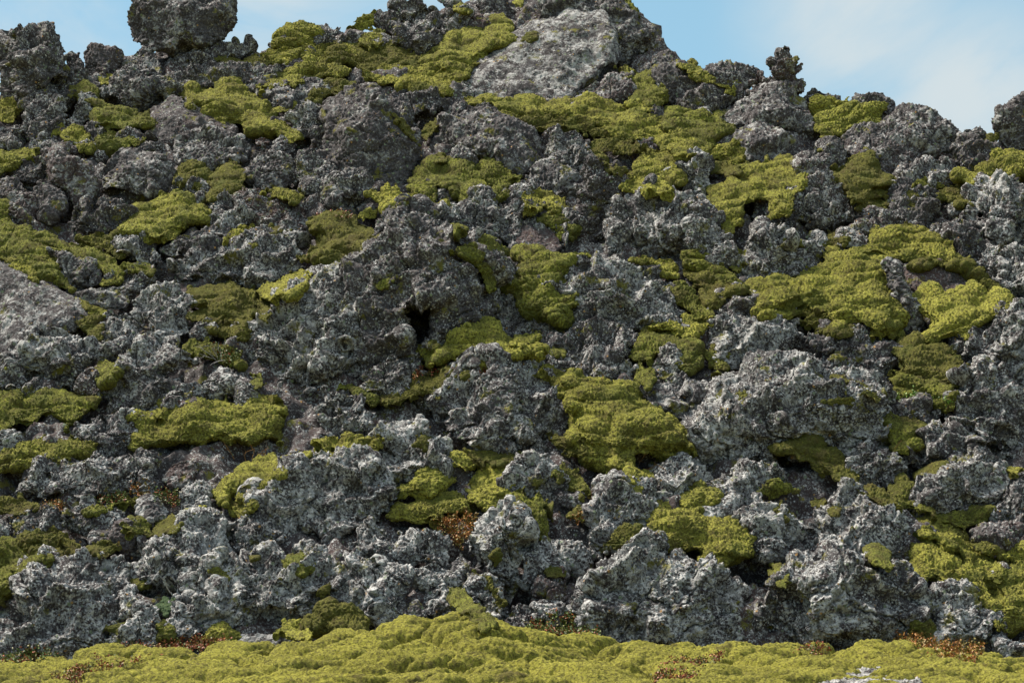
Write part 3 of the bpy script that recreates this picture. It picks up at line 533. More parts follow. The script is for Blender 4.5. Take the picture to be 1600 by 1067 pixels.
M('B',"moss clump on the left shoulder of the crest knobs","45,138 80,88 150,58 164,110 120,134 80,145")
M('B',"small moss tuft topping the pale round stone","95,202 130,158 192,153 194,192 150,220")
M('B',"long yellow moss bank running right below the pale slab","570,462 640,448 740,468 850,464 960,468 1080,453 1180,453 1260,478 1350,498 1440,528 1502,558 1582,588 1660,640 1650,695 1560,685 1490,692 1480,655 1420,644 1330,654 1270,624 1200,575 1100,574 1000,555 860,546 760,536 700,490 600,484")
M('B',"dark fringe of moss along the lower lip of the yellow bank","805,557 900,538 1040,538 1150,558 1232,600 1264,644 1200,634 1120,606 1040,606 960,616 900,595 830,575",t='o')
M('B',"feathery bright moss mound at the right end of the yellow bank","1305,824 1350,758 1420,708 1500,688 1600,673 1645,700 1592,762 1574,824 1500,850 1400,838")
M('B',"small lime moss run beside the jagged black spire","1305,850 1400,828 1480,848 1546,888 1500,900 1400,888 1350,884",t='b')
M('B',"ragged olive moss above the split grey boulder","1170,702 1220,648 1290,646 1370,668 1434,690 1400,710 1300,705 1242,705 1222,744 1178,734",t='o')
M('B',"small dark moss clump right of the split grey boulder","1195,745 1260,758 1324,792 1302,815 1230,795",t='o')
M('B',"plump green moss mound under the right corner of the pale slab","1258,310 1330,313 1400,328 1470,343 1524,390 1540,450 1524,495 1440,495 1358,484 1340,452 1380,390 1368,352 1310,334",t='g')
M('B',"little moss pad below the purplish broken rock","1310,492 1350,473 1420,488 1444,512 1390,525")
M('C',"smooth olive moss slope at the left of the stout dark rock","-60,505 60,528 130,523 200,548 254,588 214,625 195,664 162,705 128,715 78,685 36,635 -60,605",t='g')
M('B',"steep dark green moss slope right of the pointed boulder","322,862 380,778 440,738 520,728 562,710 602,740 622,780 662,830 704,880 745,912 680,946 600,956 545,915 490,865 440,855 422,925 368,905",t='g')
M('B',"separate moss mound beside the steep dark green slope","638,790 680,753 740,768 800,798 830,842 792,885 742,920 700,874 668,824",t='g')
M('B',"yellow moss strip at the foot of the pointed boulder","125,907 180,878 250,873 330,898 402,928 480,946 420,980 320,980 260,955 200,955 170,925",t='b')
M('B',"thin yellowish moss skin on the left of the craggy ridge rock","370,625 410,578 480,552 514,558 440,605 400,655",T=.5,t='o')
M('B',"moss cap on the tilted rock wedge at mid slope","836,937 880,888 920,878 980,903 1055,962 1020,975 940,960 880,965")
M('B',"rounded moss pad hanging on the dark cliff's upper edge","922,1032 960,983 1030,983 1082,1010 1114,1052 1098,1095 1050,1105 998,1055",t='g')
M('B',"small moss patch lying on the pale slab","852,182 880,153 928,148 908,184 870,194",t='o',T=.6)
M('B',"thin moss along the right skyline of the summit","1292,-20 1340,-2 1384,50 1394,100 1356,64",t='g')
M('B',"moss tuft at the top edge near the middle of the crest","525,36 560,20 612,38 600,54 540,50")
M('B',"moss streak down the right edge of the pointed boulder","246,530 300,558 334,610 374,685 348,655 290,605",t='o',T=.6)
M('B',"tiny moss patch between pointed boulder and green slope","426,735 460,712 502,722 490,750 445,752",t='o')
M('B',"little round moss pad near the small smooth stone","86,1000 120,975 172,978 165,1005 110,1022",t='b')
M('B',"tiny moss tuft on the rocky summit at the top edge","808,12 840,-5 862,10 842,30 815,28",t='b')
M('E',"small moss cap above the cave outcrop","476,22 520,-2 572,8 584,42 535,40",t='g')
# right top
M('C',"upper band of layered moss on the right skyline","605,460 690,450 792,453 752,492 700,534 640,540 610,504",t='b')
M('C',"lower rolling band of layered moss on the right skyline","616,552 680,518 760,493 812,488 818,518 872,498 948,483 934,522 934,564 880,595 800,596 740,626 690,596 636,576",t='b')
M('C',"small moss step beneath the layered moss","626,572 680,578 724,620 730,652 660,634")
M('C',"tall dome of moss left of the broad purplish rock","695,828 750,788 780,738 830,718 892,723 924,760 944,808 1004,808 1010,854 982,886 900,896 850,948 806,936 776,875",t='o',T=1.1)
M('C',"bright lobed moss cascade on the right slope","72,922 170,878 200,838 280,788 350,778 400,753 490,738 572,753 594,810 584,855 530,885 544,960 500,1008 436,985 400,905 330,926 292,966 284,1045 240,1085 176,1035 115,975",T=1.1)
M('C',"yellow moss bank at the right edge under the tall spire","1288,815 1390,798 1400,748 1480,712 1560,702 1700,705 1700,810 1540,830 1450,846 1360,845")
M('C',"moss cap left of the split purple boulder","145,722 190,678 250,665 298,690 304,724 272,776 200,746")
M('C',"olive moss pad at the top of the bright cascade","150,805 160,758 230,768 294,790 240,815",t='o')
M('C',"moss knuckles at the left of the pale rock by the cascade","-50,598 30,618 80,658 128,720 60,735 -30,725")
M('C',"thin moss line on the flat lichened rock to the right","1055,864 1130,833 1234,826 1224,860 1150,874")
M('C',"olive moss tuft beside the bright knobbly right edge face","1200,908 1250,860 1312,868 1360,912 1344,946 1258,926",t='o')
M('C',"small moss pad on the knobbly dark outcrop","980,918 1040,893 1104,908 1104,950 1044,950",t='o')
M('C',"low moss clump at the foot of the tall moss dome","835,970 880,928 955,918 960,968 900,985",t='o')
M('C',"moss on the crest shoulder, upper strip on the right skyline","4,297 60,288 114,330 60,340")
M('C',"moss on the crest shoulder, lower strip on the right skyline","50,348 120,338 182,363 244,400 246,418 150,386 78,370")
M('C',"bright moss bump on the skyline left of the pinnacle","216,332 260,310 302,328 330,360 314,395 268,374",t='b')
M('C',"tiny moss bump under the skyline bump","226,428 260,383 308,388 304,414 260,436",t='b')
M('C',"tiny olive moss by the small cobbled rock","626,680 650,655 696,662 690,690 650,692",t='o')
M('C',"small moss tuft in the saddle beside the tall spire","1420,645 1440,615 1475,615 1480,650 1445,660",t='o')
M('F',"small mossy lump over the little pale stone","668,85 698,40 762,42 794,66 742,104 688,108",t='o')
# second row left
M('D',"green moss bank at the left edge, dark at its foot","-50,780 60,763 100,780 102,812 200,768 300,768 400,783 464,810 444,855 382,876 352,926 300,936 240,896 200,896 140,918 80,938 20,978 -50,980",t='g',T=1.1)
M('D',"wide golden moss bank at left of centre","595,882 690,848 750,838 800,838 900,838 1000,813 1050,808 1082,850 1120,830 1150,788 1220,773 1302,798 1324,840 1314,896 1274,926 1284,995 1200,1016 1100,1006 1000,1006 900,986 850,1016 760,1026 700,1046 615,1016 585,972 700,932 740,918 680,914",T=1.1)
M('D',"long pale moss band under the pile of lumpy lava","-40,1090 60,1040 170,1005 250,1005 330,988 420,983 484,1010 440,1045 330,1066 240,1110 100,1125 -40,1130")
M('D',"dark moss drape sagging beside the pale spur","862,322 930,313 1000,308 1050,268 1110,263 1168,300 1184,360 1200,420 1184,466 1124,546 1088,515 1050,446 1000,436 950,446 946,404 868,385",t='o',T=1.1)
M('D',"shadowed moss pad below the dark drape","970,492 1030,458 1100,458 1154,490 1134,536 1090,536 1040,506",t='o')
M('D',"small moss ear left of the dark drape","855,428 890,400 952,413 944,446 880,446",t='o')
M('D',"bright stepped moss pad on the long knobby ridge","1190,332 1230,298 1296,288 1288,248 1350,233 1434,228 1424,272 1372,314 1320,340 1250,350",t='b')
M('D',"narrow olive moss tail under the stepped pad","1186,350 1230,348 1254,400 1232,446 1192,435",t='o')
M('D',"moss and heather cushion beside the bare white twigs","850,602 880,548 930,543 990,552 1060,580 1110,610 1100,660 1060,650 1010,620 960,610 905,622",t='g')
M('D',"flat moss tuft on the cobbles below the mossy arm","575,212 620,188 682,180 708,206 704,235 640,220",t='g')
M('D',"small moss cap at the tip of the flat grey slab","340,458 400,418 462,423 442,452 474,490 474,535 430,545 418,494 376,470",t='o')
M('D',"dark moss clump right of the cauliflower lump","426,694 460,638 512,643 544,680 522,715 478,730",t='g')
M('D',"thin moss ribbon along the upper edge of the flat grey slab","350,345 370,348 420,378 490,403 504,420 440,424 385,385",T=.7)
M('D',"small moss pad on the long grey rock slope","1050,88 1090,38 1150,23 1202,40 1224,74 1180,94 1130,74")
M('D',"dark moss bump beside the small pad on the grey rock slope","1212,44 1270,13 1342,18 1354,52 1300,65 1240,70",t='o')
M('D',"yellow moss scrap at the left edge beneath the flat grey slab","-40,645 0,618 84,610 74,644 20,660")
M('D',"moss knob at the left side of the central pale lobe","1158,745 1172,700 1208,705 1218,745 1195,765",t='g')
M('D',"moss thread between the mossy arm and the round cushion","355,78 430,68 480,48 534,48 502,92 542,120 604,150 560,165 498,114 430,107",t='o')
M('D',"mossy rim along the upper left of the flat grey slab","0,178 40,165 90,180 130,210 175,262 150,262 100,220 40,192",T=.7)
M('E',"small moss patch atop the pale pillar","-130,1030 -80,1000 0,995 100,1018 185,985 184,1044 120,1075 0,1060 -80,1065")
# second row middle
M('E',"bright central moss mound below the cave hole","470,565 500,498 560,462 640,452 712,468 744,510 792,540 862,553 944,590 934,615 850,626 780,646 710,652 640,657 560,646 498,656 455,625",t='b',T=1.1)
M('E',"rounded moss shoulder at the left of the central mound","364,580 410,560 462,573 484,600 464,640 408,636",t='g')
M('E',"small bright moss pad right of the central mound","794,552 830,518 934,506 904,534 860,560",t='b')
M('E',"tan-edged moss pad under the strip of red heather","198,812 260,768 320,738 380,708 450,688 530,688 595,710 524,734 514,764 460,795 400,785 350,806 280,836 215,835",t='o')
M('E',"very large moss drape rolling down to the right of centre","812,712 900,678 950,660 1020,668 1100,688 1180,708 1240,738 1300,738 1372,768 1424,810 1484,850 1544,890 1594,960 1645,1005 1645,1070 1600,1095 1500,1068 1430,1075 1374,1066 1345,1160 1275,1160 1195,1090 1115,1066 1095,1004 1066,984 1074,870 1034,804 955,744 875,724",T=1.25)
M('E',"hanging Y-shaped moss on the broad dark cliff","836,145 950,148 1060,138 1150,155 1084,184 1044,240 1034,298 1092,328 1126,380 1062,406 1022,470 956,436 876,416 836,374 826,304 755,278 830,262 832,200",t='g',T=1.1)
M('E',"narrow moss ridge curling down the large cave outcrop","514,130 560,103 622,108 664,140 704,190 730,250 730,300 702,346 682,274 646,204 596,154 546,144",t='g')
M('E',"green moss patch on the shoulder of the large cave outcrop","660,70 690,56 744,98 766,140 742,176 688,174 666,132",t='g')
M('E',"mossy strip on the right end of the broad dark cliff","1350,172 1400,153 1460,168 1524,178 1560,212 1554,246 1508,240 1476,194 1420,180")
M('E',"mossy dome split by a small stone, right of centre","1335,592 1360,538 1400,498 1450,473 1530,478 1604,538 1654,560 1664,640 1624,686 1556,654 1552,594 1508,574 1464,624 1442,655 1376,626",t='g',T=1.1)
M('E',"bright upper tier of the mossy dome right of centre","1435,482 1500,453 1580,433 1694,433 1746,440 1694,484 1644,525 1590,534 1526,494",t='b')
M('E',"small moss flap below the mossy dome","1366,682 1400,648 1442,668 1460,722 1420,746 1376,715",t='g')
M('E',"round moss button in the middle of the wide knobbly outcrop","356,992 390,966 432,985 444,1012 402,1040 366,1024",t='o')
M('E',"olive moss at the right foot of the wide knobbly outcrop","970,988 1020,973 1082,988 1134,1040 1148,1070 1060,1068 996,1024",t='o')
M('E',"dim moss patch low on the wide knobbly outcrop","635,972 680,943 744,970 744,1005 680,1006",t='g',T=.7)
M('E',"faint green moss smear above the cave hole","172,282 210,253 244,268 224,295 185,300",t='g',T=.6)
M('E',"moss cap on the dark rock left of the wide knobbly outcrop","-10,752 70,738 122,768 164,800 160,845 108,806 58,770",t='g')
M('E',"small moss shelf at the right edge of the dark cliff","1500,312 1550,283 1604,283 1624,322 1570,330",t='o')
M('E',"little moss pocket by the small steep rock","965,595 985,562 1040,578 1046,602 1000,612",t='g')
# second row right
M('F',"huge golden moss drape on the right, steep on its right flank","292,302 400,278 480,248 560,208 640,188 720,178 820,148 900,140 968,168 994,240 1014,300 1034,370 1034,430 1004,525 940,516 880,506 800,486 740,506 686,476 636,426 570,416 540,446 470,436 400,436 336,406 336,344",T=1.3)
M('F',"upper moss meadow behind the huge golden drape","650,137 740,123 840,108 880,58 920,28 1000,18 1080,-4 1134,10 1064,62 1150,38 1222,53 1250,100 1304,140 1345,184 1250,186 1150,160 1050,165 970,172 900,142 820,152 720,182 676,174")
M('F',"thin moss arch over the dark red bare rock","1036,192 1100,163 1180,168 1280,178 1352,188 1404,230 1454,270 1524,320 1575,352 1500,350 1436,315 1396,264 1336,226 1280,196 1200,196 1120,208",t='o')
M('F',"flat bright moss meadow right of the rock rib","1060,322 1150,298 1240,296 1330,308 1430,323 1520,343 1585,360 1522,414 1440,445 1380,466 1330,506 1240,526 1160,546 1105,546 1155,460 1115,400 1075,350",t='b')
M('F',"green moss ramp at the left of the castle-like knob","26,132 90,118 150,148 202,188 262,228 300,270 284,296 200,274 110,218 36,195",t='g')
M('F',"yellow-brown moss bank below the green ramp","16,222 80,208 150,223 182,258 280,288 315,310 270,320 220,335 172,386 126,376 96,304 55,262",t='o')
M('F',"moss sheet sliding down left of the large right-hand outcrop","-40,292 30,283 72,318 114,368 164,400 164,436 100,436 46,394 -40,356",t='g')
M('F',"small moss dome on the crusty ridge of the large right-hand outcrop","555,468 590,423 640,410 694,450 726,498 702,516 640,486 598,490",t='o',T=1.1)
M('F',"olive upper half of the shaded moss bank by the right edge rock","1005,592 1050,553 1120,553 1200,578 1262,588 1314,640 1375,660 1364,700 1300,695 1294,746 1220,766 1130,726 1050,686 1016,645",t='o',T=1.1)
M('F',"dark green lower half of the shaded moss bank","975,682 1050,673 1150,728 1242,748 1294,790 1274,856 1230,866 1166,826 1080,806 996,786",t='g')
M('F',"square-shouldered shaded moss mound left of the right edge foot","945,892 1030,883 1112,893 1166,940 1124,985 1104,1024 1062,1067 985,1067 966,984",t='g',T=1.1)
M('F',"dark small moss tuft on the large outcrop's left shoulder","155,812 200,773 262,778 314,800 304,840 220,830",t='o')
M('F',"moss flap on the right side of the large outcrop","815,730 860,713 902,748 944,800 934,825 868,784",t='o')
M('F',"dim moss smear in the middle of the large outcrop","665,822 740,788 802,803 834,850 790,865 718,836",t='o',T=.7)
M('F',"round moss cushion at the upper left of the large outcrop","125,592 170,573 214,610 214,652 182,696 136,645",t='g')
M('F',"little moss pad on the castle-like knob's right","494,76 540,63 594,90 584,114 528,95",t='g')
M('F',"moss patch at the foot of the castle-like knob","236,185 280,133 330,128 304,184 258,225",t='g')
M('F',"small moss curl on the spiky dark ridge","715,522 770,478 820,483 824,508 760,530",t='o')
M('F',"tiny moss line above the dark smear on the large outcrop","700,702 760,698 815,727 770,740",t='o',T=.7)
M('I',"long olive moss ramp descending the large outcrop's right foot","418,-15 480,-62 560,-80 642,-62 704,-22 764,20 814,70 854,140 904,175 954,200 1004,240 1026,275 960,266 896,230 846,196 776,150 696,126 634,94 596,44 515,12",T=1.1,t='o')
# third row left
M('G',"nearer of the twin dark moss hummocks at the left, higher one","94,412 150,378 230,353 314,368 354,420 396,472 300,496 220,506 175,455",t='o',T=1.1)
M('G',"big moss hummock cut by the left edge, above the corner rock","-50,430 60,413 130,428 194,458 230,502 172,546 110,576 60,626 20,690 -50,710",t='g',T=1.1)
M('G',"dark moss shelf at the left edge on the long broken ledge","-50,210 60,213 134,228 186,262 100,275 40,270 -50,286",t='o')
M('G',"flat moss strip with orange heather on the left ledge","384,278 430,253 520,243 600,213 645,203 645,228 560,250 500,275 428,290",t='g')
M('G',"moss hat on the dark round boulder","555,352 590,313 650,306 694,330 694,386 650,370 590,370",t='g')
M('G',"moss mound just right of the moss-hatted boulder","704,372 740,313 800,300 834,330 804,370 740,385",t='o')
M('G',"yellow moss ramp with stones set in it","1010,195 1050,138 1110,88 1190,48 1250,28 1320,23 1434,13 1404,48 1332,54 1312,114 1242,154 1192,204 1122,210 1130,164 1072,164 1030,236")
M('G',"small moss pad at the bottom of the yellow ramp","1034,248 1100,216 1174,235 1134,290 1078,285")
M('G',"small moss tuft on the leaning pale buttress","964,548 1010,512 1054,533 1060,594 1018,612 995,572",t='g')
M('G',"small moss tuft hanging at the centre of the lower left buttress","1312,508 1370,478 1434,488 1440,528 1390,550 1338,536",t='g')
M('G',"bright conical moss cushion between buttress and flat pale stone","922,874 980,798 1030,793 1084,818 1120,857 1050,892 985,890",t='b')
M('G',"moss clump left of the round mossy mound on the foreground edge","1268,835 1320,788 1382,783 1444,808 1436,866 1348,857",t='b')
M('G',"round mossy mound on the foreground edge under the central heap","1432,805 1480,743 1550,720 1622,728 1695,790 1665,848 1550,838",t='o')
M('G',"blue-green moss cushion in the shaded gap at the lower left","714,722 750,688 802,682 810,732 760,750",t='t')
M('G',"thin moss bar on the knobby rock by the lower left corner rock","494,818 550,788 624,788 604,835 536,842",t='o')
M('G',"dark moss tuft below the blue-green cushion","720,802 770,776 820,788 825,866 770,876 736,856",t='g')
M('G',"small dark moss at the right end of the lower left buttress","1465,660 1485,625 1528,605 1522,645 1490,670",t='o')
M('G',"tiny moss dot on the upright prow","1150,478 1165,455 1205,462 1200,485 1170,490",t='o')
M('G',"dark moss between moss-hatted boulder and corner rock","414,455 450,412 520,416 556,450 500,476",t='o')
M('G',"yellow moss bit above the blue-grey rock face","884,272 920,252 955,246 940,275 900,284")
M('G',"pale moss scrap in the gap right of the corner rock","604,602 650,578 696,588 706,612 640,625",t='o')
# third row middle
M('H',"upper bright moss of the yellow moss saddle","258,200 320,148 380,88 450,38 530,8 602,12 666,50 602,84 540,66 500,86 534,122 482,176 420,186 380,212 328,186",t='b',T=1.1)
M('H',"right lobe of the yellow moss saddle","574,162 620,108 680,58 760,38 834,60 834,122 804,194 772,236 700,256 648,236 596,195",t='b',T=1.1)
M('H',"lower left lobe of the yellow moss saddle","234,302 270,248 340,238 420,223 470,193 540,198 595,220 584,264 520,275 470,306 420,320 328,316",T=1.1)
M('H',"dark hanging moss beard over the cleft","768,210 820,183 880,198 940,203 994,220 994,252 964,274 968,330 940,406 886,386 834,334 794,274",t='g',T=1.2)
M('H',"olive moss mound under the very large drape","994,92 1040,63 1102,88 1154,150 1166,194 1110,196 1046,144 1006,124",t='g')
M('H',"moss strip along the top of the yellow saddle","590,-2 700,-14 834,-4 834,42 740,48 680,63",t='o')
M('H',"golden moss on the ledge of the great lower right rock, left end","1228,432 1260,378 1330,343 1400,358 1450,348 1486,380 1422,405 1360,436 1300,450",t='o')
M('I',"golden ledge moss in the middle of the great lower right rock","-120,228 -60,238 0,248 60,268 130,318 200,308 260,313 314,340 345,430 334,496 270,526 200,550 126,515 78,495 78,465 0,436 -60,446 -124,434 -84,380 -134,300",T=1.1)
M('H',"small moss crest above the pale upper shoulder","1304,128 1370,88 1444,88 1460,117 1380,134",t='b')
M('H',"moss tongue rising from the foreground mound","494,640 530,616 572,622 604,678 634,718 694,768 726,805 640,796 576,746 540,706 510,676",t='g',T=.4)
M('H',"mossy fringe down the edge of the leaning slab","614,560 680,576 734,638 764,700 742,746 712,684 668,614",t='o',T=.7)
M('H',"tiny moss spot on the standing stone","702,482 730,458 744,490 722,524",t='o',T=.7)
M('H',"yellow moss scrap at the foot of the cleft's upper end","1066,292 1110,263 1168,268 1124,314",t='o')
M('H',"brown-green moss on the pointed block in the cleft","946,542 990,513 1062,528 1034,564 968,570",t='o',T=.7)
M('H',"tiny moss spot on the pale upper shoulder","1335,168 1365,148 1404,158 1395,182 1355,182",t='b',T=.7)
# third row right
M('I',"round moss button beside the rusty-edged rock","10,222 50,163 110,146 172,163 184,207 142,240 100,265 38,264",T=1.2)
M('I',"long mossy ridge descending at the lower right","1020,280 1100,273 1180,298 1262,338 1324,388 1384,438 1452,478 1542,538 1624,598 1700,645 1700,800 1600,800 1540,850 1496,836 1446,724 1416,624 1366,564 1296,514 1216,454 1176,424 1096,364 1055,324",T=1.2)
M('I',"lower lobe of the mossy ridge at the lower right","1064,584 1086,540 1078,470 1088,428 1180,438 1282,478 1354,528 1424,600 1464,690 1516,795 1500,836 1446,786 1396,686 1336,646 1246,596 1180,576 1105,596",T=1.1)
M('I',"mossy corner cushion at the right end of the great rock's wall","1085,878 1088,788 1150,788 1202,828 1238,868 1170,888",t='g')
M('I',"shadowed moss slab right of the olive ramp","972,202 978,118 1040,108 1102,158 1154,208 1194,270 1184,306 1120,276 1058,266 1006,254",t='g')
M('I',"dim moss saddle between the right ridge and the dark outcrop","1195,297 1280,273 1380,260 1455,263 1404,314 1330,356 1268,334",t='g')
M('I',"thin moss patch on the dark rock in the right dip","1360,422 1430,410 1492,448 1526,494 1450,475 1396,454",t='o',T=.7)
M('I',"pale moss hummock at the right edge behind the mossy ridge","1505,472 1580,443 1700,428 1700,570 1598,556 1545,505",t='b')
M('I',"olive moss patch on the dark crusty outcrop at right","1090,102 1140,68 1242,48 1254,112 1200,150 1128,124",t='o')
M('I',"small moss bar at the right edge on the dark outcrop","1480,87 1540,66 1604,78 1562,104")
M('I',"dark moss smear on the great rock's sloping shoulder","865,442 910,418 962,460 980,535 918,515 876,484",t='g',T=.7)
M('I',"dim moss under the thick lava lip","374,184 420,138 500,143 564,165 500,190 428,200",t='g')
M('I',"small moss tuft on the tall crusty block","436,242 480,232 524,290 502,315 458,284",t='o')
M('I',"tiny moss tuft high on the sloping shoulder, left","606,232 640,208 686,222 676,255 640,256",t='o')
M('I',"tiny moss tuft high on the sloping shoulder, right","688,272 715,250 750,262 742,290 705,294",t='o')
M('I',"small moss and bare peat lump on the great rock's wall","415,545 460,528 504,568 500,624 458,608",t='g')
M('I',"moss strip bridging block and mossy ridge at right","1055,372 1120,366 1184,412 1150,436 1086,404",t='g')
# ------------------------------------------------------------------ refine all bodies at once, then roughen each surface
def sub_all(items, lv=2):
    tmp = []
    for it in items:
        o = bpy.data.objects.new('t', it['me']); COL.objects.link(o)
        md = o.modifiers.new('s', 'SUBSURF'); md.levels = lv; md.render_levels = lv; tmp.append(o)
    dg = bpy.context.evaluated_depsgraph_get(); dg.update()
    for o, it in zip(tmp, items):
        it['fine'] = bpy.data.meshes.new_from_object(o.evaluated_get(dg))
    for o in tmp: bpy.data.objects.remove(o)
sub_all(ITEMS)
def get_co(me):
    a = np.empty(len(me.vertices)*3, np.float32); me.vertices.foreach_get('co', a); return a.reshape(-1,3).astype(np.float64)
def get_no(me):
    a = np.empty(len(me.vertices)*3, np.float32); me.vertex_normals.foreach_get('vector', a); return a.reshape(-1,3).astype(np.float64)
def rough_rock(P, N, st, off):
    if st == 'k':
        d = .100*(.8-np.abs(nz(P, .80, off, 0))) + .088*bl(P, .66, off, 7) + .036*bl(P, .27, off, 1)
        d += .030*(.5-wo(P, .17, off, 2)) + .032*(.5-wo(P, .085, off, 3))*np.clip(1+.7*nz(P, .6, off, 4), .2, 2) + .011*nz(P, .045, off, 5)
        d -= .11*np.clip(1-np.abs(nz(P, .85, off, 6))/.14, 0, 1)
    elif st == 'r':
        d = .06*(np.abs(nz(P, .4, off, 0))-.8) + .05*bl(P, .25, off, 2) + .045*(.5-wo(P, .09, off, 3)) + .014*nz(P, .05, off, 5)
    elif st == 's':
        d = .05*(.8-np.abs(nz(P, .95, off, 0))) + .085*bl(P, .95, off, 7) + .018*bl(P, .36, off, 1) + .016*(.5-wo(P, .13, off, 2)) + .012*nz(P, .07, off, 3) + .006*nz(P, .04, off, 5)
        d -= .07*np.clip(1-np.abs(nz(P, .9, off, 6))/.10, 0, 1)
    else:
        d = .014*nz(P, .8, off, 0) + .03*bl(P, 1.3, off, 7) + .012*np.abs(nz(P, .22, off, 1)) + .016*(.5-wo(P, .11, off, 2)) + .006*nz(P, .045, off, 3)
    return d
def pil(n): return 1-np.exp(-1.6*np.abs(n))
def rough_moss(P, N, off):
    Q = P*np.array([.6, 1, 1.5])
    d = .095*(pil(nz(Q, .66, off, 0))-.65) + .034*(pil(nz(Q, .28, off, 1))-.65) + .045*nz(P, 1.1, off, 6)
    d += .006*(.5-wo(P, .095, off, 2)) + .007*nz(P, .055, off, 3) + .008*nz(P, .036, off, 5)
    return d
# ------------------------------------------------------------------ materials
def nt(name):
    m = bpy.data.materials.new(name); m.use_nodes = True; t = m.node_tree; t.nodes.clear(); return m, t
class NB:
    def __init__(s, t): s.t = t
    def n(s, kind, **kw):
        x = s.t.nodes.new(kind)
        for k, v in kw.items():
            if k in x.inputs.keys() if isinstance(k, str) else False: pass
            setattr(x, k, v)
        return x
    def link(s, a, b): s.t.links.new(a, b)
    def val(s, sock, v):
        if hasattr(v, 'is_output'): s.link(v, sock)
        else: sock.default_value = v
    def noise(s, co, scale, detail=4, rough=.6, dist=0):
        x = s.n('ShaderNodeTexNoise'); x.inputs['Scale'].default_value = scale; x.inputs['Detail'].default_value = detail
        x.inputs['Roughness'].default_value = rough; x.inputs['Distortion'].default_value = dist; s.link(co, x.inputs['Vector']); return x.outputs['Fac']
    def voro(s, co, scale, feat='F1'):
        x = s.n('ShaderNodeTexVoronoi'); x.feature = feat; x.inputs['Scale'].default_value = scale; s.link(co, x.inputs['Vector']); return x
    def math(s, op, a, b=0.0, c=None, clamp=False):
        x = s.n('ShaderNodeMath'); x.operation = op; x.use_clamp = clamp
        s.val(x.inputs[0], a); s.val(x.inputs[1], b)
        if c is not None: s.val(x.inputs[2], c)
        return x.outputs[0]
    def step(s, v, lo, hi):
        x = s.n('ShaderNodeMapRange'); x.interpolation_type = 'SMOOTHSTEP'; s.val(x.inputs['Value'], v)
        s.val(x.inputs['From Min'], lo); s.val(x.inputs['From Max'], hi); return x.outputs['Result']
    def mix(s, f, a, b):
        x = s.n('ShaderNodeMix'); x.data_type = 'RGBA'; s.val(x.inputs[0], f)
        for i, v in ((6, a), (7, b)):
            if hasattr(v, 'is_output'): s.link(v, x.inputs[i])
            else: x.inputs[i].default_value = (*v, 1)
        return x.outputs[2]
def coords(b):
    tc = b.n('ShaderNodeTexCoord'); oi = b.n('ShaderNodeObjectInfo')
    add = b.n('ShaderNodeVectorMath'); add.operation = 'ADD'
    r = b.math('MULTIPLY', oi.outputs['Random'], 37.0)
    cb = b.n('ShaderNodeCombineXYZ')
    for i in range(3): b.link(r, cb.inputs[i])
    b.link(tc.outputs['Object'], add.inputs[0]); b.link(cb.outputs[0], add.inputs[1])
    sep = b.n('ShaderNodeSeparateColor'); b.link(oi.outputs['Color'], sep.inputs[0])
    return add.outputs[0], sep.outputs
def finish(b, col, rough, bump_h, bdist, bstr=.8, sheen=0):
    p = b.n('ShaderNodeBsdfPrincipled'); o = b.n('ShaderNodeOutputMaterial')
    b.link(col, p.inputs['Base Color']); b.val(p.inputs['Roughness'], rough)
    p.inputs['Specular IOR Level'].default_value = .25
    if sheen: p.inputs['Sheen Weight'].default_value = sheen; p.inputs['Sheen Roughness'].default_value = .5; p.inputs['Sheen Tint'].default_value = (.8,.75,.2,1)
    bp = b.n('ShaderNodeBump'); bp.inputs['Distance'].default_value = bdist; bp.inputs['Strength'].default_value = bstr
    b.link(bump_h, bp.inputs['Height']); b.link(bp.outputs[0], p.inputs['Normal']); b.link(p.outputs[0], o.inputs['Surface'])
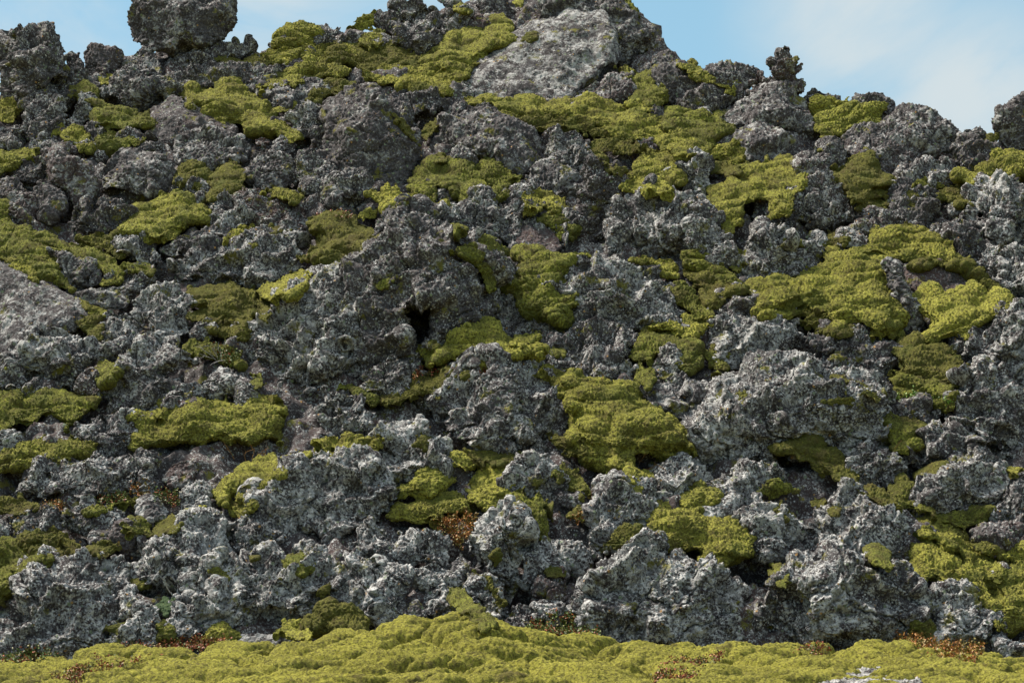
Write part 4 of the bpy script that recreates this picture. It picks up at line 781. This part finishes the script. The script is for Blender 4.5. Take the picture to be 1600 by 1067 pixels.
def rock_material():
    m, t = nt('lava_rock_with_lichen'); b = NB(t); co, oc = coords(b)
    cov, brown, smooth = oc['Red'], oc['Green'], oc['Blue']
    n1 = b.noise(co, 1.25, 3, .6); n2 = b.noise(co, 5.5, 6, .66); n3 = b.noise(co, 24, 4, .65); n4 = b.noise(co, 70, 2, .6)
    base = b.mix(b.step(n2, .38, .62), (.028,.0238,.0252), (.080,.070,.071))
    base = b.mix(b.math('MULTIPLY', brown, b.step(n1, .35, .6)), base, (.068,.038,.034))
    base = b.mix(b.math('MULTIPLY', b.step(n3, .45, .65), .6), base, (.14,.133,.135))
    # lichen crusts: large colonies broken up by mid and fine noise
    v = b.math('MULTIPLY_ADD', n1, .34, b.math('MULTIPLY_ADD', n2, b.math('MULTIPLY_ADD', smooth, .45, .55), b.math('MULTIPLY_ADD', n3, b.math('MULTIPLY_ADD', smooth, -.30, .80), b.math('MULTIPLY', n4, b.math('MULTIPLY_ADD', smooth, -.15, .34)))))
    v = b.math('MULTIPLY_ADD', b.math('SUBTRACT', cov, .5), .32, v)
    lich = b.math('MULTIPLY', b.step(v, 1.015, 1.10), b.math('MULTIPLY_ADD', smooth, -.25, 1.0))
    lc = b.mix(b.step(b.noise(co, 9, 3, .6), .4, .62), (.18,.175,.172), (.46,.447,.432))
    lc = b.mix(b.math('MULTIPLY', b.step(b.noise(co, 2.7, 3, .6), .52, .68), .7), lc, (.25,.255,.238))
    col = b.mix(lich, base, lc)
    # crisp white rosettes, greenish and ochre spots
    vo = b.voro(co, 19); vd = b.math('ADD', vo.outputs['Distance'], b.math('MULTIPLY', n4, .35))
    sp = b.math('MULTIPLY', b.step(vd, .50, .36), b.math('MULTIPLY', b.step(b.noise(co, 4, 3, .6), .48, .60), b.math('MULTIPLY_ADD', smooth, -.6, 1.0)))
    col = b.mix(sp, col, (.50,.50,.495))
    vo2 = b.voro(co, 11); vd2 = b.math('ADD', vo2.outputs['Distance'], b.math('MULTIPLY', n4, .4))
    sep = b.n('ShaderNodeSeparateColor'); b.link(vo2.outputs['Color'], sep.inputs[0])
    col = b.mix(b.math('MULTIPLY', b.step(vd2, .48, .36), b.math('GREATER_THAN', sep.outputs['Red'], .955)), col, (.33,.19,.07))
    col = b.mix(b.math('MULTIPLY', b.step(vd2, .60, .42), b.math('GREATER_THAN', sep.outputs['Green'], .92)), col, (.17,.20,.13))
    # thin olive moss film in places
    col = b.mix(b.math('MULTIPLY', b.step(b.noise(co, 2.6, 7, .72), .575, .645), .85), col, (.15,.138,.022))
    # dark pores
    pv = b.voro(co, 46); col = b.mix(b.math('MULTIPLY', b.step(pv.outputs['Distance'], .32, .15), b.step(n2, .45, .6)), col, (.018,.015,.016))
    hgt = b.math('ADD', b.math('MULTIPLY', n3, 1.0), b.math('ADD', b.math('MULTIPLY', n4, .55), b.math('MULTIPLY', lich, .35)))
    finish(b, col, .92, hgt, .022, .9); return m
def moss_material():
    m, t = nt('woolly_moss'); b = NB(t); co, oc = coords(b)
    tone, grn = oc['Red'], oc['Green']
    n1 = b.noise(co, 1.5, 4, .6); n2 = b.noise(co, 7, 5, .65); n3 = b.noise(co, 34, 4, .7); n4 = b.noise(co, 110, 2, .6)
    bright = b.mix(grn, (.55,.51,.085), (.33,.37,.040))
    oi = [x for x in b.t.nodes if x.bl_idname == 'ShaderNodeObjectInfo'][0]
    rnd = b.math('FRACT', b.math('MULTIPLY', oi.outputs['Random'], 7.31))
    bright = b.mix(b.math('MULTIPLY', rnd, .45), bright, (.30,.33,.055))
    dark = b.mix(grn, (.125,.108,.014), (.062,.074,.010))
    f = b.math('MULTIPLY_ADD', n1, .5, b.math('MULTIPLY_ADD', n2, .45, b.math('MULTIPLY', n3, .55)))
    f = b.math('ADD', f, b.math('SUBTRACT', tone, .5))
    col = b.mix(b.step(f, .60, .96), dark, bright)
    col = b.mix(b.math('MULTIPLY', b.step(n3, .52, .70), .5), col, (.60,.55,.12))
    n5 = b.noise(co, 24, 3, .7)
    col = b.mix(b.math('MULTIPLY', b.step(n5, .56, .38), .88), col, (.046,.038,.011))
    col = b.mix(b.math('MULTIPLY', b.step(b.noise(co, 2.3, 4, .6), .50, .66), .6), col, (.060,.080,.009))
    # brown die-back and bare peat
    br = b.math('MULTIPLY', b.step(b.noise(co, 3.1, 6, .7), .53, .62), b.step(tone, .95, .25))
    col = b.mix(b.math('MULTIPLY', br, .8), col, (.065,.042,.018))
    teal = oc['Blue']; col = b.mix(teal, col, (.05,.11,.06))
    hgt = b.math('ADD', n3, b.math('MULTIPLY', n4, .7))
    finish(b, col, .95, hgt, .09, 1.0, .2); return m
def soil_material():
    m, t = nt('dark_lava_scree'); b = NB(t); co, oc = coords(b)
    n1 = b.noise(co, 1.2, 5, .65); n2 = b.noise(co, 6, 6, .68); n3 = b.noise(co, 30, 4, .65)
    col = b.mix(b.step(n2, .38, .62), (.018,.014,.014), (.048,.036,.034))
    v = b.math('MULTIPLY_ADD', n1, .5, b.math('MULTIPLY_ADD', n2, .5, b.math('MULTIPLY', n3, .45)))
    col = b.mix(b.step(v, .74, .88), col, (.27,.275,.28))
    col = b.mix(b.math('MULTIPLY', b.step(b.noise(co, 1.7, 6, .7), .57, .66), .8), col, (.11,.105,.018))
    finish(b, col, .95, b.math('ADD', n3, n2), .03, .9); return m
def carpet_material():
    m, t = nt('moss_carpet'); b = NB(t); co, oc = coords(b)
    n1 = b.noise(co, .9, 4, .6); n2 = b.noise(co, 5, 5, .65); n3 = b.noise(co, 30, 4, .7); n4 = b.noise(co, 100, 2, .6)
    f = b.math('MULTIPLY_ADD', n1, .5, b.math('MULTIPLY_ADD', n2, .45, b.math('MULTIPLY', n3, .4)))
    col = b.mix(b.step(f, .48, .82), (.17,.155,.018), (.46,.42,.06))
    col = b.mix(b.math('MULTIPLY', b.step(n3, .52, .70), .5), col, (.60,.55,.12))
    n5 = b.noise(co, 26, 3, .7)
    col = b.mix(b.math('MULTIPLY', b.step(n5, .55, .38), .8), col, (.065,.055,.014))
    col = b.mix(b.math('MULTIPLY', b.step(b.noise(co, 2.0, 6, .7), .57, .66), .75), col, (.075,.05,.02))
    finish(b, col, .95, b.math('ADD', n3, b.math('MULTIPLY', n4, .7)), 0.08, 1.0, .2); return m
def leaf_material():
    m, t = nt('heather_leaves'); b = NB(t)
    a = b.n('ShaderNodeVertexColor'); a.layer_name = 'leaf_colour'
    p = b.n('ShaderNodeBsdfPrincipled'); o = b.n('ShaderNodeOutputMaterial'); b.link(a.outputs[0], p.inputs['Base Color'])
    p.inputs['Roughness'].default_value = .6; b.link(p.outputs[0], o.inputs['Surface']); return m
def flat_material(name, c1, c2, sc_=40):
    m, t = nt(name); b = NB(t); co, oc = coords(b); n = b.noise(co, sc_, 3, .6)
    finish(b, b.mix(b.step(n, .4, .6), c1, c2), .85, n, .004, .5); return m
MR, MM, MS, MC, ML = rock_material(), moss_material(), soil_material(), carpet_material(), leaf_material()
MT = flat_material('bleached_twig', (.42,.40,.38), (.24,.22,.21)); MG = flat_material('dry_stem', (.30,.17,.06), (.20,.10,.04)); MB = flat_material('brown_stem', (.08,.05,.03), (.05,.03,.02))
# ------------------------------------------------------------------ finish rocks and moss as objects
TONE = {'y': (.55, .15), 'b': (.66, .10), 'g': (.48, .75), 'o': (.36, .40), 't': (.3, .9)}
def link_mesh(me, name, mat, parent=None, pivot=None):
    if pivot is not None:
        P = get_co(me)-np.array(pivot); me.vertices.foreach_set('co', P.astype(np.float32).ravel())
    me.materials.clear(); me.materials.append(mat)
    o = bpy.data.objects.new(name, me); me.name = name; COL.objects.link(o)
    if pivot is not None and parent is None: o.location = pivot
    if parent: o.parent = parent
    return o
for it in ITEMS:
    me = it['fine']; P = get_co(me); N = get_no(me)
    off = float(np.random.default_rng(it['seed']).random()*100)
    d = rough_rock(P, N, it['st'], off) if it['kind'] == 'rock' else rough_moss(P, N, off)
    ext = np.sort(P.max(0)-P.min(0)); d = d*float(np.clip(ext[1]/.8, .35, 1))
    P = P + N*d[:,None]
    me.vertices.foreach_set('co', P.astype(np.float32).ravel()); me.update()
    me.polygons.foreach_set('use_smooth', np.ones(len(me.polygons), bool))
    piv = (float(P[:,0].mean()), float(P[:,1].mean()), float(P[:,2].min()))
    o = link_mesh(me, it['name'], MR if it['kind'] == 'rock' else MM, None, piv)
    o['label'] = it['label']; o['category'] = it['cat']
    if it['kind'] == 'rock':
        o.color = (it['cov'], it['br'], {'s': 1.0, 'f': .8}.get(it['st'], 0.0), 1); o['group'] = 'lichen covered lava rocks of the slope'
    else:
        a, g = TONE[it['st']]; o.color = (a, g, 1.0 if it['st'] == 't' else 0, 1); o['group'] = 'moss growing over the rocks'
# ------------------------------------------------------------------ the setting: hillside, foreground ground, far ground
def grid_mesh(name, xs, ys, fz, normal_disp=None):
    X, Y = np.meshgrid(xs, ys, indexing='ij'); Z = fz(X, Y)
    co = np.stack([X.ravel(), Y.ravel(), Z.ravel()], -1); nx, ny = X.shape
    i = np.arange(nx*ny).reshape(nx, ny)
    f = np.stack([i[:-1,:-1].ravel(), i[1:,:-1].ravel(), i[1:,1:].ravel(), i[:-1,1:].ravel()], -1)
    if normal_disp is not None:
        gx, gy = np.gradient(Z, xs, ys); N = np.stack([-gx.ravel(), -gy.ravel(), np.ones(nx*ny)], -1); N /= np.linalg.norm(N, axis=1)[:,None]
        co = co + N*normal_disp(co, N)[:,None]
    return mesh_from(name, co, f)
def hill_z(x, y):
    pl = (y-FOOT)*TANS
    cz = crest_z(x) + .40
    k = .35
    top = cz - .10*np.maximum(y - (FOOT + cz/TANS), 0)
    z = -np.log(np.exp(-(pl-top)/k).clip(1e-30, 1e30) + 1)*k + 0
    z = np.minimum(pl, top) - k*np.log1p(np.exp(-np.abs(pl-top)/k))
    return z - .20
HOLLOWS = np.array([world(p[0], p[1], float(y_slope(p[0], p[1]))) for p in [pts(c, s)[0] for c, s in (('A','515,470'),('A','700,500'),('A','640,915'),('A','300,930'),('A','740,900'),('H','885,620'),('H','840,790'),('H','890,380'),('G','600,500'),('G','650,520'),('F','20,900'),('I','350,490'),('F','1070,525'),('B','430,545'),('D','380,725'),('D','500,270'),('B','830,800'),('B','1290,260'),('G','560,390'),('E','1590,900'),('H','520,420'),('H','1130,420'),('D','560,150'),('F','1000,900'),('I','1060,560'))]])
def hill_d(P, N):
    d = .10*nz(P, 1.3, 3.0, 0) + .05*nz(P, .5, 5.0, 1) + .030*nz(P, .22, 1.0, 2) + .022*(.5-wo(P, .13, 2.0, 3)) + .012*nz(P, .09, 2.0, 4)
    for c in HOLLOWS: d = d - 1.0*np.exp(-((P-c)**2).sum(1)/.30**2)
    return d
hx = np.concatenate([np.arange(-40, -14, .5), np.arange(-14, 14, .045), np.arange(14, 40.1, .5)])
hy = np.concatenate([np.arange(25.5, 44.5, .05), np.arange(44.5, 90, .8)])
hill = link_mesh(grid_mesh('hillside', hx, hy, hill_z, hill_d), 'hillside', MR); hill.color = (.42, .6, 0, 1); hill['kind'] = 'structure'
def carp_d(P, N):
    Q = P*np.array([.42, .85, 1.0])
    d = .32*(pil(nz(Q, .55, 2.0, 0))-.65) + .09*(pil(nz(Q, .26, 3.0, 1))-.65) + .018*(.5-wo(P, .10, 4.0, 2)) + .006*nz(P, .055, 5.0, 3) + .004*nz(P, .034, 5.0, 5)
    return d
cx = np.concatenate([np.arange(-14, -8, .15), np.arange(-8, 8, .018), np.arange(8, 14.1, .15)]); cy = np.concatenate([np.arange(16, 21, .1), np.arange(21, 26.6, .02), np.arange(26.6, 29, .1)])
carp = link_mesh(grid_mesh('moss_carpet', cx, cy, carpet_z, carp_d), 'moss_carpet', MC); carp['kind'] = 'stuff'; carp['label'] = 'yellow green moss carpet rolling along the foot of the slope'; carp['category'] = 'moss'
gx_ = np.concatenate([[-3000,-800,-200], np.arange(-60, 60.1, 2.0), [200,800,3000]]); gy_ = np.concatenate([[-3000,-500,-100,-30], np.arange(-10, 100, 2.0), [200,800,3000]])
grd = link_mesh(grid_mesh('ground', gx_, gy_, lambda X, Y: -.95 + .05*np.sin(X*.7)*np.sin(Y*.5)), 'ground', MC); grd['kind'] = 'structure'
# ------------------------------------------------------------------ dwarf heather, dead twigs, dry stems
def tube(p, r0, r1, n=5):
    p = np.array(p, float); k = len(p); V = []; F = []
    for i in range(k):
        t = p[min(i+1, k-1)]-p[max(i-1, 0)]; t /= np.linalg.norm(t)+1e-9
        a = np.cross(t, [.3,.2,.9]); a /= np.linalg.norm(a)+1e-9; c = np.cross(t, a); r = r0+(r1-r0)*i/(k-1)
        V += [p[i]+r*(math.cos(2*math.pi*j/n)*a+math.sin(2*math.pi*j/n)*c) for j in range(n)]
    for i in range(k-1):
        for j in range(n): F.append([i*n+j, i*n+(j+1)%n, (i+1)*n+(j+1)%n, (i+1)*n+j])
    return np.array(V), np.array(F)
def join(parts):
    V, F, b = [], [], 0
    for v, f in parts: V.append(v); F.append(f+b); b += len(v)
    return np.concatenate(V), np.concatenate(F)
PAL = {'red': [(.24,.045,.016),(.17,.05,.016),(.28,.10,.02),(.11,.09,.014),(.09,.10,.015)], 'orange': [(.34,.14,.02),(.28,.09,.015),(.20,.13,.015),(.14,.11,.012)],
       'mixed': [(.07,.11,.012),(.10,.13,.015),(.26,.06,.012),(.05,.08,.01),(.16,.13,.015)], 'green': [(.10,.20,.02),(.14,.24,.02),(.06,.12,.015)]}
def heather(crop, label, s, pal, dens=1.0, tall=.10):
    P = pts(crop, s); SEED[0] += 1; rng = np.random.default_rng(SEED[0])
    lo, hi = P.min(0), P.max(0); n = int(dens*(hi-lo).prod()/2)
    q = lo + rng.random((n, 2))*(hi-lo); sd = sdf_poly(P, q[:,0], q[:,1]); q = q[sd > rng.random(n)*3-2.5]
    if len(q) < 5: return
    Yq = zlook(ZMAP, q[:,0], q[:,1]); Wp = world(q[:,0], q[:,1], Yq)
    # tufts: every leaf belongs to a short upright shoot
    ns = max(4, len(q)//7); roots = Wp[rng.integers(0, len(q), ns)]
    LV, LF, LC, ST_ = [], [], [], []
    cols = np.array(PAL[pal]); patch = rng.integers(0, len(cols), ns)
    for i in range(ns):
        hgt = tall*rng.uniform(.35, 1.1); tip = roots[i] + np.array([rng.normal(0,.03), -.03+rng.normal(0,.03), hgt])
        base = roots[i]+np.array([0, .03, -.04]); ST_.append(tube([base, (base+tip)/2+rng.normal(0,.006,3), tip], .004, .002, 4))
        for _ in range(11):
            t = rng.uniform(.35, 1.05); c = base+(tip-base)*t + rng.normal(0, .016, 3)
            d = rng.standard_normal(3); d[2] = abs(d[2])*.8; d /= np.linalg.norm(d); sd_ = np.cross(d, rng.standard_normal(3)); sd_ /= np.linalg.norm(sd_)
            L, Wd = rng.uniform(.024, .042), rng.uniform(.009, .016); b0 = len(LV)
            LV += [c, c+d*L*.5+sd_*Wd, c+d*L, c+d*L*.5-sd_*Wd]; LF.append([b0, b0+1, b0+2, b0+3])
            cc = cols[patch[i] if rng.random() < .65 else rng.integers(0, len(cols))]*rng.uniform(.7, 1.3); LC.append(cc)
    piv = Wp.mean(0); piv[2] = Wp[:,2].min()
    e = bpy.data.objects.new('heather_patch', None); COL.objects.link(e); e.location = piv
    e['label'] = label; e['category'] = 'heather'; e['group'] = 'dwarf heather on the slope'
    me = mesh_from('leaves', np.array(LV)-piv, np.array(LF))
    at = me.color_attributes.new('leaf_colour', 'FLOAT_COLOR', 'CORNER')
    at.data.foreach_set('color', np.repeat(np.c_[np.array(LC), np.ones(len(LC))], 4, 0).astype(np.float32).ravel())
    link_mesh(me, 'leaves', ML, e); link_mesh(mesh_from('stems', *join([(v-piv, f) for v, f in ST_])), 'stems', MB, e)['kind'] = 'stuff'
heather('E',"strip of red heather above the tan-edged moss pad","290,740 340,700 430,662 500,645 600,665 685,680 660,705 560,700 450,695 380,715",'red')
heather('D',"red and green heather beside the bare white twigs","985,565 1060,583 1108,605 1104,642 1080,668 1040,650 1005,612",'mixed')
heather('H',"rusty heather hanging under the yellow moss saddle","428,340 520,308 600,288 638,310 612,350 602,400 560,452 538,430 538,400 488,382",'orange')
heather('H',"green and red heather bush at the foot of the dark cleft","868,838 910,790 980,768 1060,775 1120,780 1192,830 1204,868 1080,862 930,857",'mixed',1.3,.14)
heather('G',"long red heather strip along the foreground moss edge","560,918 640,900 720,873 830,873 940,878 1060,883 1094,905 900,918 760,928 640,928",'red')
heather('G',"green heather clump in the bottom left corner","-10,1004 -10,968 80,948 140,923 220,920 274,950 240,974 130,978 40,1004",'mixed',1.2,.12)
heather('G',"reddish heather streak within the foreground moss at left","258,1067 330,1020 430,983 540,968 700,958 744,970 600,1004 480,1018 400,1044 330,1072",'red',.8)
heather('I',"broad orange heather patch at the right of the foreground moss","982,865 1060,858 1150,878 1250,868 1340,878 1424,905 1404,952 1370,988 1290,972 1180,952 1080,922 1036,902",'orange',1.2,.13)
heather('I',"sparse red heather in the foreground moss below the great rock","500,930 560,905 640,900 705,915 680,940 590,948",'red',.8)
heather('I',"deep red heather patch cut by the bottom edge","-110,1075 -60,998 20,968 90,973 194,953 184,1002 100,1034 60,1075",'red',1.1)
heather('G',"orange heather tuft by the stone with a white streak","598,205 615,170 650,150 692,160 700,195 660,205",'orange')
heather('G',"dark red-green heather right of the stone with a white streak","712,195 760,178 830,200 828,240 780,252 730,225",'mixed')
heather('G',"green heather on the flat moss strip at left","410,235 480,205 560,195 605,205 560,235 470,248",'mixed')
heather('G',"rusty heather at the left under the long broken ledge","185,270 220,240 290,238 312,258 280,278 220,280",'orange')
heather('H',"small orange heather in the cleft beside the great lower right rock","1068,310 1100,270 1150,262 1162,300 1110,332",'orange',.8)
heather('F',"bright green leafy plant low in the shaded moss bank","990,800 1060,775 1110,800 1190,790 1250,820 1245,852 1170,842 1080,820",'green',.5,.08)
heather('A',"red heather fringe on the moss cushion above the knobby outcrop","1440,1025 1500,993 1600,978 1630,1000 1560,1014 1480,1034",'red',.9,.07)
heather('D',"tiny red heather by the small moss cap of the cave outcrop","1385,170 1420,150 1470,150 1480,170 1430,185",'orange',.5,.06)
def sprig(crop, label, stems, mat, nm, cat, group, r=.006, fork=True):
    allp = []
    rng = np.random.default_rng(SEED[0]); SEED[0] += 1
    for s in stems:
        q = pts(crop, s); Yq = float(np.min(zlook(ZMAP, q[:,0], q[:,1])))-.04
        W3 = world(q[:,0], q[:,1], Yq - np.linspace(-.10, .12, len(q)))
        tt = np.linspace(0, len(q)-1, len(q)*4); c = np.stack([np.interp(tt, np.arange(len(q)), W3[:,i]) for i in range(3)], -1) + rng.normal(0, .004, (len(tt), 3))
        allp.append(tube(c, r, r*.4))
        if fork:
            for j in range(4, len(c)-1, 2):
                e = c[j] + (c[j]-c[j-2])*rng.uniform(1, 2.2) + rng.normal(0, .035, 3); allp.append(tube([c[j], (c[j]+e)/2+rng.normal(0,.006,3), e], r*.55, r*.25))
    V, F = join(allp); piv = V.mean(0); piv[2] = V[:,2].min()
    o = link_mesh(mesh_from(nm, V, F), nm, mat, None, piv); o['label'] = label; o['category'] = cat; o['group'] = group
TW = 'bare twigs on the slope'
sprig('D',"bare bleached twigs beside the red and green heather",["1010,640 980,610 945,585 930,570","1015,640 1000,600 985,575 960,560","1020,635 1025,605 1010,580 1005,570","1000,625 960,615 940,605","1060,640 1030,630 1010,635 990,640"],MT,'dead_twig','twig',TW)
sprig('A',"pale bare twig at the upper edge of the long moss tongue",["945,530 925,505 905,490 890,470","925,510 900,515 885,505"],MT,'dead_twig','twig',TW)
sprig('H',"grey bare twigs in the rusty heather under the moss saddle",["545,400 570,370 575,345 600,335","560,380 550,350 560,320"],MT,'dead_twig','twig',TW)
sprig('G',"crooked grey root at the foot of the blue-grey rock face",["810,670 790,650 775,630 765,600 745,575"],MT,'dead_twig','twig',TW,.012,False)
DS = 'dry plant stems on the slope'
sprig('G',"dry orange stems standing on the dark peat left of the ramp",["1085,30 1070,5 1060,-15 1040,-40","1140,45 1130,10 1150,-10","1165,35 1175,0 1165,-35","1215,30 1230,-5 1240,-30","1175,30 1200,5 1230,-15"],MG,'dry_stem','stem',DS,.005)
sprig('E',"dry orange stem by the knobby dark mound",["1255,610 1265,590 1268,570"],MG,'dry_stem','stem',DS,.005)
sprig('E',"dry stem in front of the low grey rocks above the drape",["1220,735 1215,715 1225,700","1130,690 1120,665 1125,650"],MG,'dry_stem','stem',DS,.005)
sprig('H',"single dry stem at the top of the dark cleft",["1168,240 1170,200 1166,160"],MG,'dry_stem','stem',DS,.005)
sprig('H',"arching dry grass above the great lower right rock",["1380,70 1395,40 1420,5","1400,85 1440,70 1470,55 1490,65"],MG,'dry_stem','stem',DS,.004)
sprig('F',"yellow grass blade on the square-shouldered shaded moss",["1000,1040 1015,1020 1035,1000"],MG,'dry_stem','stem',DS,.005,False)
# ------------------------------------------------------------------ sky, sun, camera
SUN_EL, SUN_AZ = math.radians(56), math.radians(-64)   # azimuth from +Y towards +X: the sun stands high on the left, a little beyond the crest
w = bpy.data.worlds.new('World'); sc.world = w; w.use_nodes = True; t = w.node_tree; t.nodes.clear(); b = NB(t)
sky = b.n('ShaderNodeTexSky'); sky.sky_type = 'NISHITA'; sky.sun_disc = False; sky.sun_elevation = SUN_EL; sky.sun_rotation = SUN_AZ
sky.air_density = 1.0; sky.dust_density = .6; sky.ozone_density = 1.5
tc = b.n('ShaderNodeTexCoord'); dirv = tc.outputs['Generated']
mp = b.n('ShaderNodeMapping'); mp.inputs['Scale'].default_value = (1, 1, 1.7); b.link(dirv, mp.inputs['Vector'])
cl = b.noise(mp.outputs[0], 7.0, 6, .55, .6)
def bank(az, el, width):                      # a soft cloud bank in one direction of the sky
    v = b.n('ShaderNodeVectorMath'); v.operation = 'DISTANCE'; b.link(dirv, v.inputs[0])
    a, e = math.radians(az), math.radians(el); v.inputs[1].default_value = (math.sin(a)*math.cos(e), math.cos(a)*math.cos(e), math.sin(e))
    return b.step(v.outputs['Value'], width, width*.15)
banks = b.math('MAXIMUM', b.math('MAXIMUM', bank(-6.5, 14.5, .14), bank(10.5, 14.5, .085)), b.math('MAXIMUM', bank(13.5, 11.8, .085), b.math('MULTIPLY', bank(-14, 12.5, .12), .55)))
cf = b.math('MULTIPLY', banks, b.step(cl, .30, .60), clamp=True)
veil = b.mix(.8, sky.outputs[0], (1.05, 2.0, 2.5))
sp = b.n('ShaderNodeSeparateXYZ'); b.link(dirv, sp.inputs[0])
high = b.math('MULTIPLY', b.step(sp.outputs[2], .36, .52), b.step(b.noise(dirv, 2.2, 5, .55), .30, .55))
cloud = b.mix(cf, veil, (2.55, 2.9, 3.05))
cloud = b.mix(b.math('MULTIPLY', high, .85), cloud, (3.7, 3.9, 3.95))   # bright cloud overhead, out of view, added to whiten the ambient light
bg = b.n('ShaderNodeBackground'); bg.inputs['Strength'].default_value = .132; b.link(cloud, bg.inputs['Color'])
wo_ = b.n('ShaderNodeOutputWorld'); b.link(bg.outputs[0], wo_.inputs['Surface'])
L = bpy.data.lights.new('sun', 'SUN'); L.energy = 4.6; L.angle = math.radians(12); L.color = (1, .93, .82)
so = bpy.data.objects.new('sun', L); COL.objects.link(so)
from mathutils import Vector
sd = Vector((math.sin(SUN_AZ)*math.cos(SUN_EL), math.cos(SUN_AZ)*math.cos(SUN_EL), math.sin(SUN_EL)))
so.rotation_euler = sd.to_track_quat('Z', 'Y').to_euler()
cam = bpy.data.cameras.new('camera'); cam.sensor_width = 36; cam.lens = FOC/PW*36; cam.clip_end = 6000; cam.clip_start = .1
co_ = bpy.data.objects.new('camera', cam); COL.objects.link(co_); co_.location = (0, 0, EYE); co_.rotation_euler = (math.pi/2 + PITCH, 0, 0); sc.camera = co_
sc.view_settings.view_transform = 'Standard'; sc.view_settings.look = 'None'; sc.view_settings.gamma = 1; sc.view_settings.exposure = .95
sc.cycles.max_bounces = 4; sc.cycles.diffuse_bounces = 3
